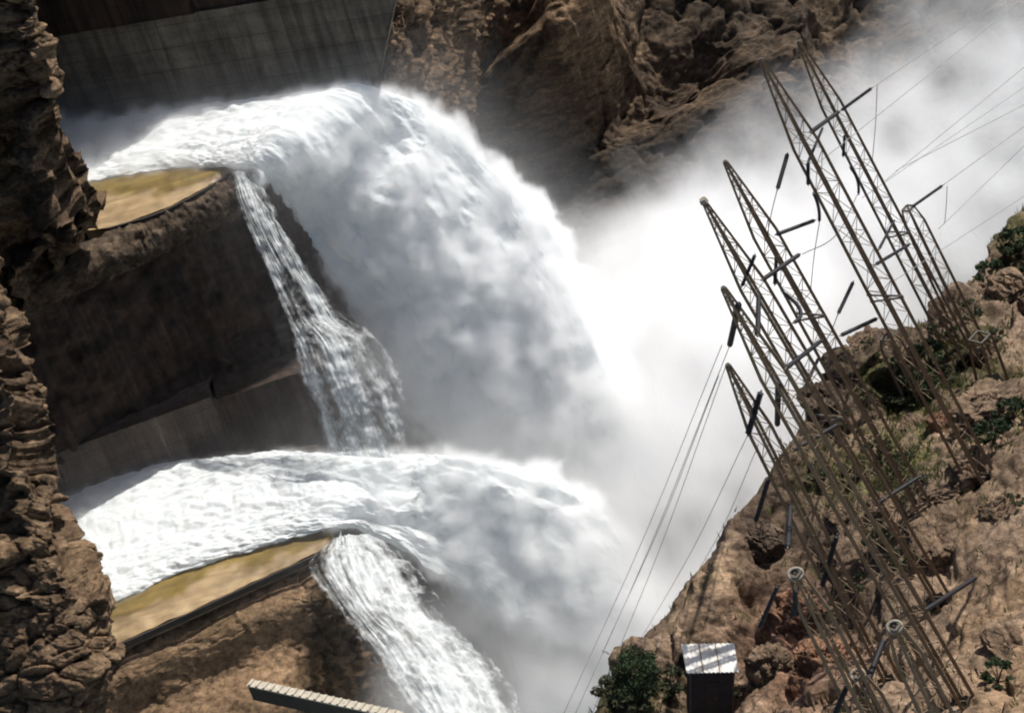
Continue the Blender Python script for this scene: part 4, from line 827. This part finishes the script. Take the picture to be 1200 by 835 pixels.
def gn_mist(name, label, blobs, VOX, jets=(), origin=None, warp=13, nsc=.13, cut=.38, gain=6.0, kmax=2.4, off=.012):
    me = bpy.data.meshes.new('mist'); me.from_pydata([(0, 0, 0)], [], []); ob = bpy.data.objects.new(name, me); COL.objects.link(ob)
    tag(ob, label, 'mist', kind='stuff')
    m, t, N, L = nmat('spray_mist'); pv = node(t, 'ShaderNodeVolumePrincipled'); pv.inputs['Color'].default_value = (.997, .998, .998, 1); pv.inputs['Density'].default_value = 1.0; pv.inputs['Anisotropy'].default_value = 0.0
    L.new(pv.outputs[0], node(t, 'ShaderNodeOutputMaterial').inputs['Volume']); m.cycles.volume_interpolation = 'LINEAR'
    me.materials.append(m)
    ng = bpy.data.node_groups.new('mist_field', 'GeometryNodeTree'); ng.interface.new_socket('Geometry', in_out='INPUT', socket_type='NodeSocketGeometry'); ng.interface.new_socket('Geometry', in_out='OUTPUT', socket_type='NodeSocketGeometry')
    gi = ng.nodes.new('NodeGroupInput'); go = ng.nodes.new('NodeGroupOutput'); L = ng.links
    pos = ng.nodes.new('GeometryNodeInputPosition').outputs[0]
    def mth(op, a, b=None, c=None):
        n = ng.nodes.new('ShaderNodeMath'); n.operation = op
        for i, v in enumerate((a, b, c)):
            if v is None: continue
            if isinstance(v, bpy.types.NodeSocket): L.new(v, n.inputs[i])
            else: n.inputs[i].default_value = v
        return n.outputs[0]
    def nz(scale, detail, rough=.6):
        n = ng.nodes.new('ShaderNodeTexNoise'); L.new(pos, n.inputs['Vector']); n.inputs['Scale'].default_value = scale; n.inputs['Detail'].default_value = detail; n.inputs['Roughness'].default_value = rough; return n
    wn = nz(.07, 3); 
    vm = ng.nodes.new('ShaderNodeVectorMath'); vm.operation = 'SUBTRACT'; L.new(wn.outputs['Color'], vm.inputs[0]); vm.inputs[1].default_value = (.5, .5, .5)
    vs = ng.nodes.new('ShaderNodeVectorMath'); vs.operation = 'SCALE'; L.new(vm.outputs[0], vs.inputs[0]); vs.inputs['Scale'].default_value = warp
    va = ng.nodes.new('ShaderNodeVectorMath'); va.operation = 'ADD'; L.new(vs.outputs[0], va.inputs[0]); L.new(pos, va.inputs[1]); wp = va.outputs[0]
    tot = None; pts = []
    for (x, y, d, r, a) in blobs:
        c = P(x, y, d); pts += [c - 2.0 * r, c + 2.0 * r]
        n = ng.nodes.new('ShaderNodeVectorMath'); n.operation = 'DISTANCE'; L.new(wp, n.inputs[0]); n.inputs[1].default_value = c
        q = mth('DIVIDE', n.outputs['Value'], r); q = mth('MULTIPLY', q, q); q = mth('POWER', math.e, mth('MULTIPLY', q, -1)); 
        tot = mth('MULTIPLY_ADD', q, a, tot if tot is not None else 0.0)
    for (jo, amp, wd, org, r0_, r1_) in jets:
        oi = ng.nodes.new('GeometryNodeObjectInfo'); oi.inputs['Object'].default_value = jo
        pr = ng.nodes.new('GeometryNodeProximity'); pr.target_element = 'FACES'; L.new(oi.outputs['Geometry'], pr.inputs[0]); 
        ps = [q for q in pr.inputs if q.name in ('Sample Position', 'Source Position')][0]; L.new(pos, ps)
        n = ng.nodes.new('ShaderNodeVectorMath'); n.operation = 'DISTANCE'; L.new(pos, n.inputs[0]); n.inputs[1].default_value = org
        fo = mth('MINIMUM', mth('MAXIMUM', mth('DIVIDE', mth('SUBTRACT', n.outputs['Value'], r0_), r1_ - r0_), .1), 1.0)
        lump = mth('MULTIPLY', mth('SUBTRACT', nz(.32, 8, .64).outputs[0], .35), 9.5 * wd)              # cauliflower relief of the torn froth
        q = mth('MINIMUM', mth('MAXIMUM', mth('MULTIPLY', mth('SUBTRACT', mth('MULTIPLY', lump, fo), pr.outputs['Distance']), 1.1), 0.0), 1.0)
        hz = mth('MULTIPLY', mth('POWER', math.e, mth('MULTIPLY', pr.outputs['Distance'], -.45)), mth('MULTIPLY', fo, .06 if wd > .5 else .006))
        q = mth('MULTIPLY_ADD', q, amp, hz); tot = mth('ADD', q, tot) if tot is not None else q
        co = np.array([v.co[:] for v in jo.data.vertices]); pts += [co.min(0) - 3, co.max(0) + 3]
    f = nz(nsc, 6, .62).outputs[0]
    k = mth('MAXIMUM', mth('MULTIPLY', mth('SUBTRACT', f, cut), gain), 0.0); k = mth('MINIMUM', k, kmax)
    den = mth('MAXIMUM', mth('SUBTRACT', mth('MULTIPLY', tot, k), off), 0.0)
    vc = ng.nodes.new('GeometryNodeVolumeCube'); L.new(den, vc.inputs['Density'])
    lo_ = np.min(pts, 0); hi_ = np.max(pts, 0)
    vc.inputs['Min'].default_value = lo_; vc.inputs['Max'].default_value = hi_
    for i, ax in enumerate('XYZ'): vc.inputs['Resolution ' + ax].default_value = int((hi_[i] - lo_[i]) / VOX)
    print('mist grid', (hi_ - lo_) / VOX)
    sm = ng.nodes.new('GeometryNodeSetMaterial'); L.new(vc.outputs[0], sm.inputs[0]); sm.inputs['Material'].default_value = m
    L.new(sm.outputs[0], go.inputs[0])
    md = ob.modifiers.new('mist_field', 'NODES'); md.node_group = ng
gn_mist('mist', 'white spray mist filling the gorge and rising to the upper right', MIST, .9)
_jets = [o for o in COL.objects if o.name.startswith(('water_jet', 'water_cascade'))]; _falls = [o for o in _jets if 'cascade' in o.name]; _jets = [o for o in _jets if 'jet' in o.name]
gn_mist('spray', 'fine torn froth and spray round the two white water jets', [], .5, [(_jets[0], 1.1, 1.0, P(300, 150, 184), -6, 30), (_jets[1], 1.1, .8, P(250, 600, 176), 2, 34), (_falls[0], .3, .13, P(280, 200, 178), -6, 24), (_falls[1], .35, .16, P(400, 640, 170), -6, 24)], nsc=.5, cut=.30, gain=4.0, kmax=1.5, off=.0)
# ================================================================== light, world, render
SUN = V3(.86, .51, .0); SUN /= np.linalg.norm(SUN); EL = math.radians(57); AZ = math.atan2(SUN[0], SUN[1])
SUN = V3(SUN[0] * math.cos(EL), SUN[1] * math.cos(EL), math.sin(EL))
sl = bpy.data.lights.new('sun', 'SUN'); sl.energy = 4.5; sl.angle = math.radians(.5); sl.color = (1, .96, .9)
so = bpy.data.objects.new('sun', sl); COL.objects.link(so); so.rotation_euler = Vector(-SUN).to_track_quat('-Z', 'Y').to_euler()
w = bpy.data.worlds.new('World'); S.world = w; w.use_nodes = True; nt = w.node_tree; nt.nodes.clear()
sk = node(nt, 'ShaderNodeTexSky', sky_type='NISHITA', sun_disc=False, sun_elevation=EL, sun_rotation=AZ, dust_density=2.2, air_density=.9)
bg = node(nt, 'ShaderNodeBackground', {'Color': sk.outputs[0], 'Strength': .08}); nt.links.new(bg.outputs[0], node(nt, 'ShaderNodeOutputWorld').inputs[0])
S.view_settings.view_transform = 'Standard'; S.view_settings.look = 'None'; S.view_settings.exposure = .36; S.view_settings.gamma = 1
S.render.engine = 'CYCLES'; cy = S.cycles
cy.use_denoising = True; cy.max_bounces = 16; cy.diffuse_bounces = 3; cy.volume_bounces = 12; cy.volume_step_rate = 2.6; cy.use_adaptive_sampling = True; cy.adaptive_threshold = .035; cy.adaptive_min_samples = 24; cy.transparent_max_bounces = 16
cy.filter_width = 2.0
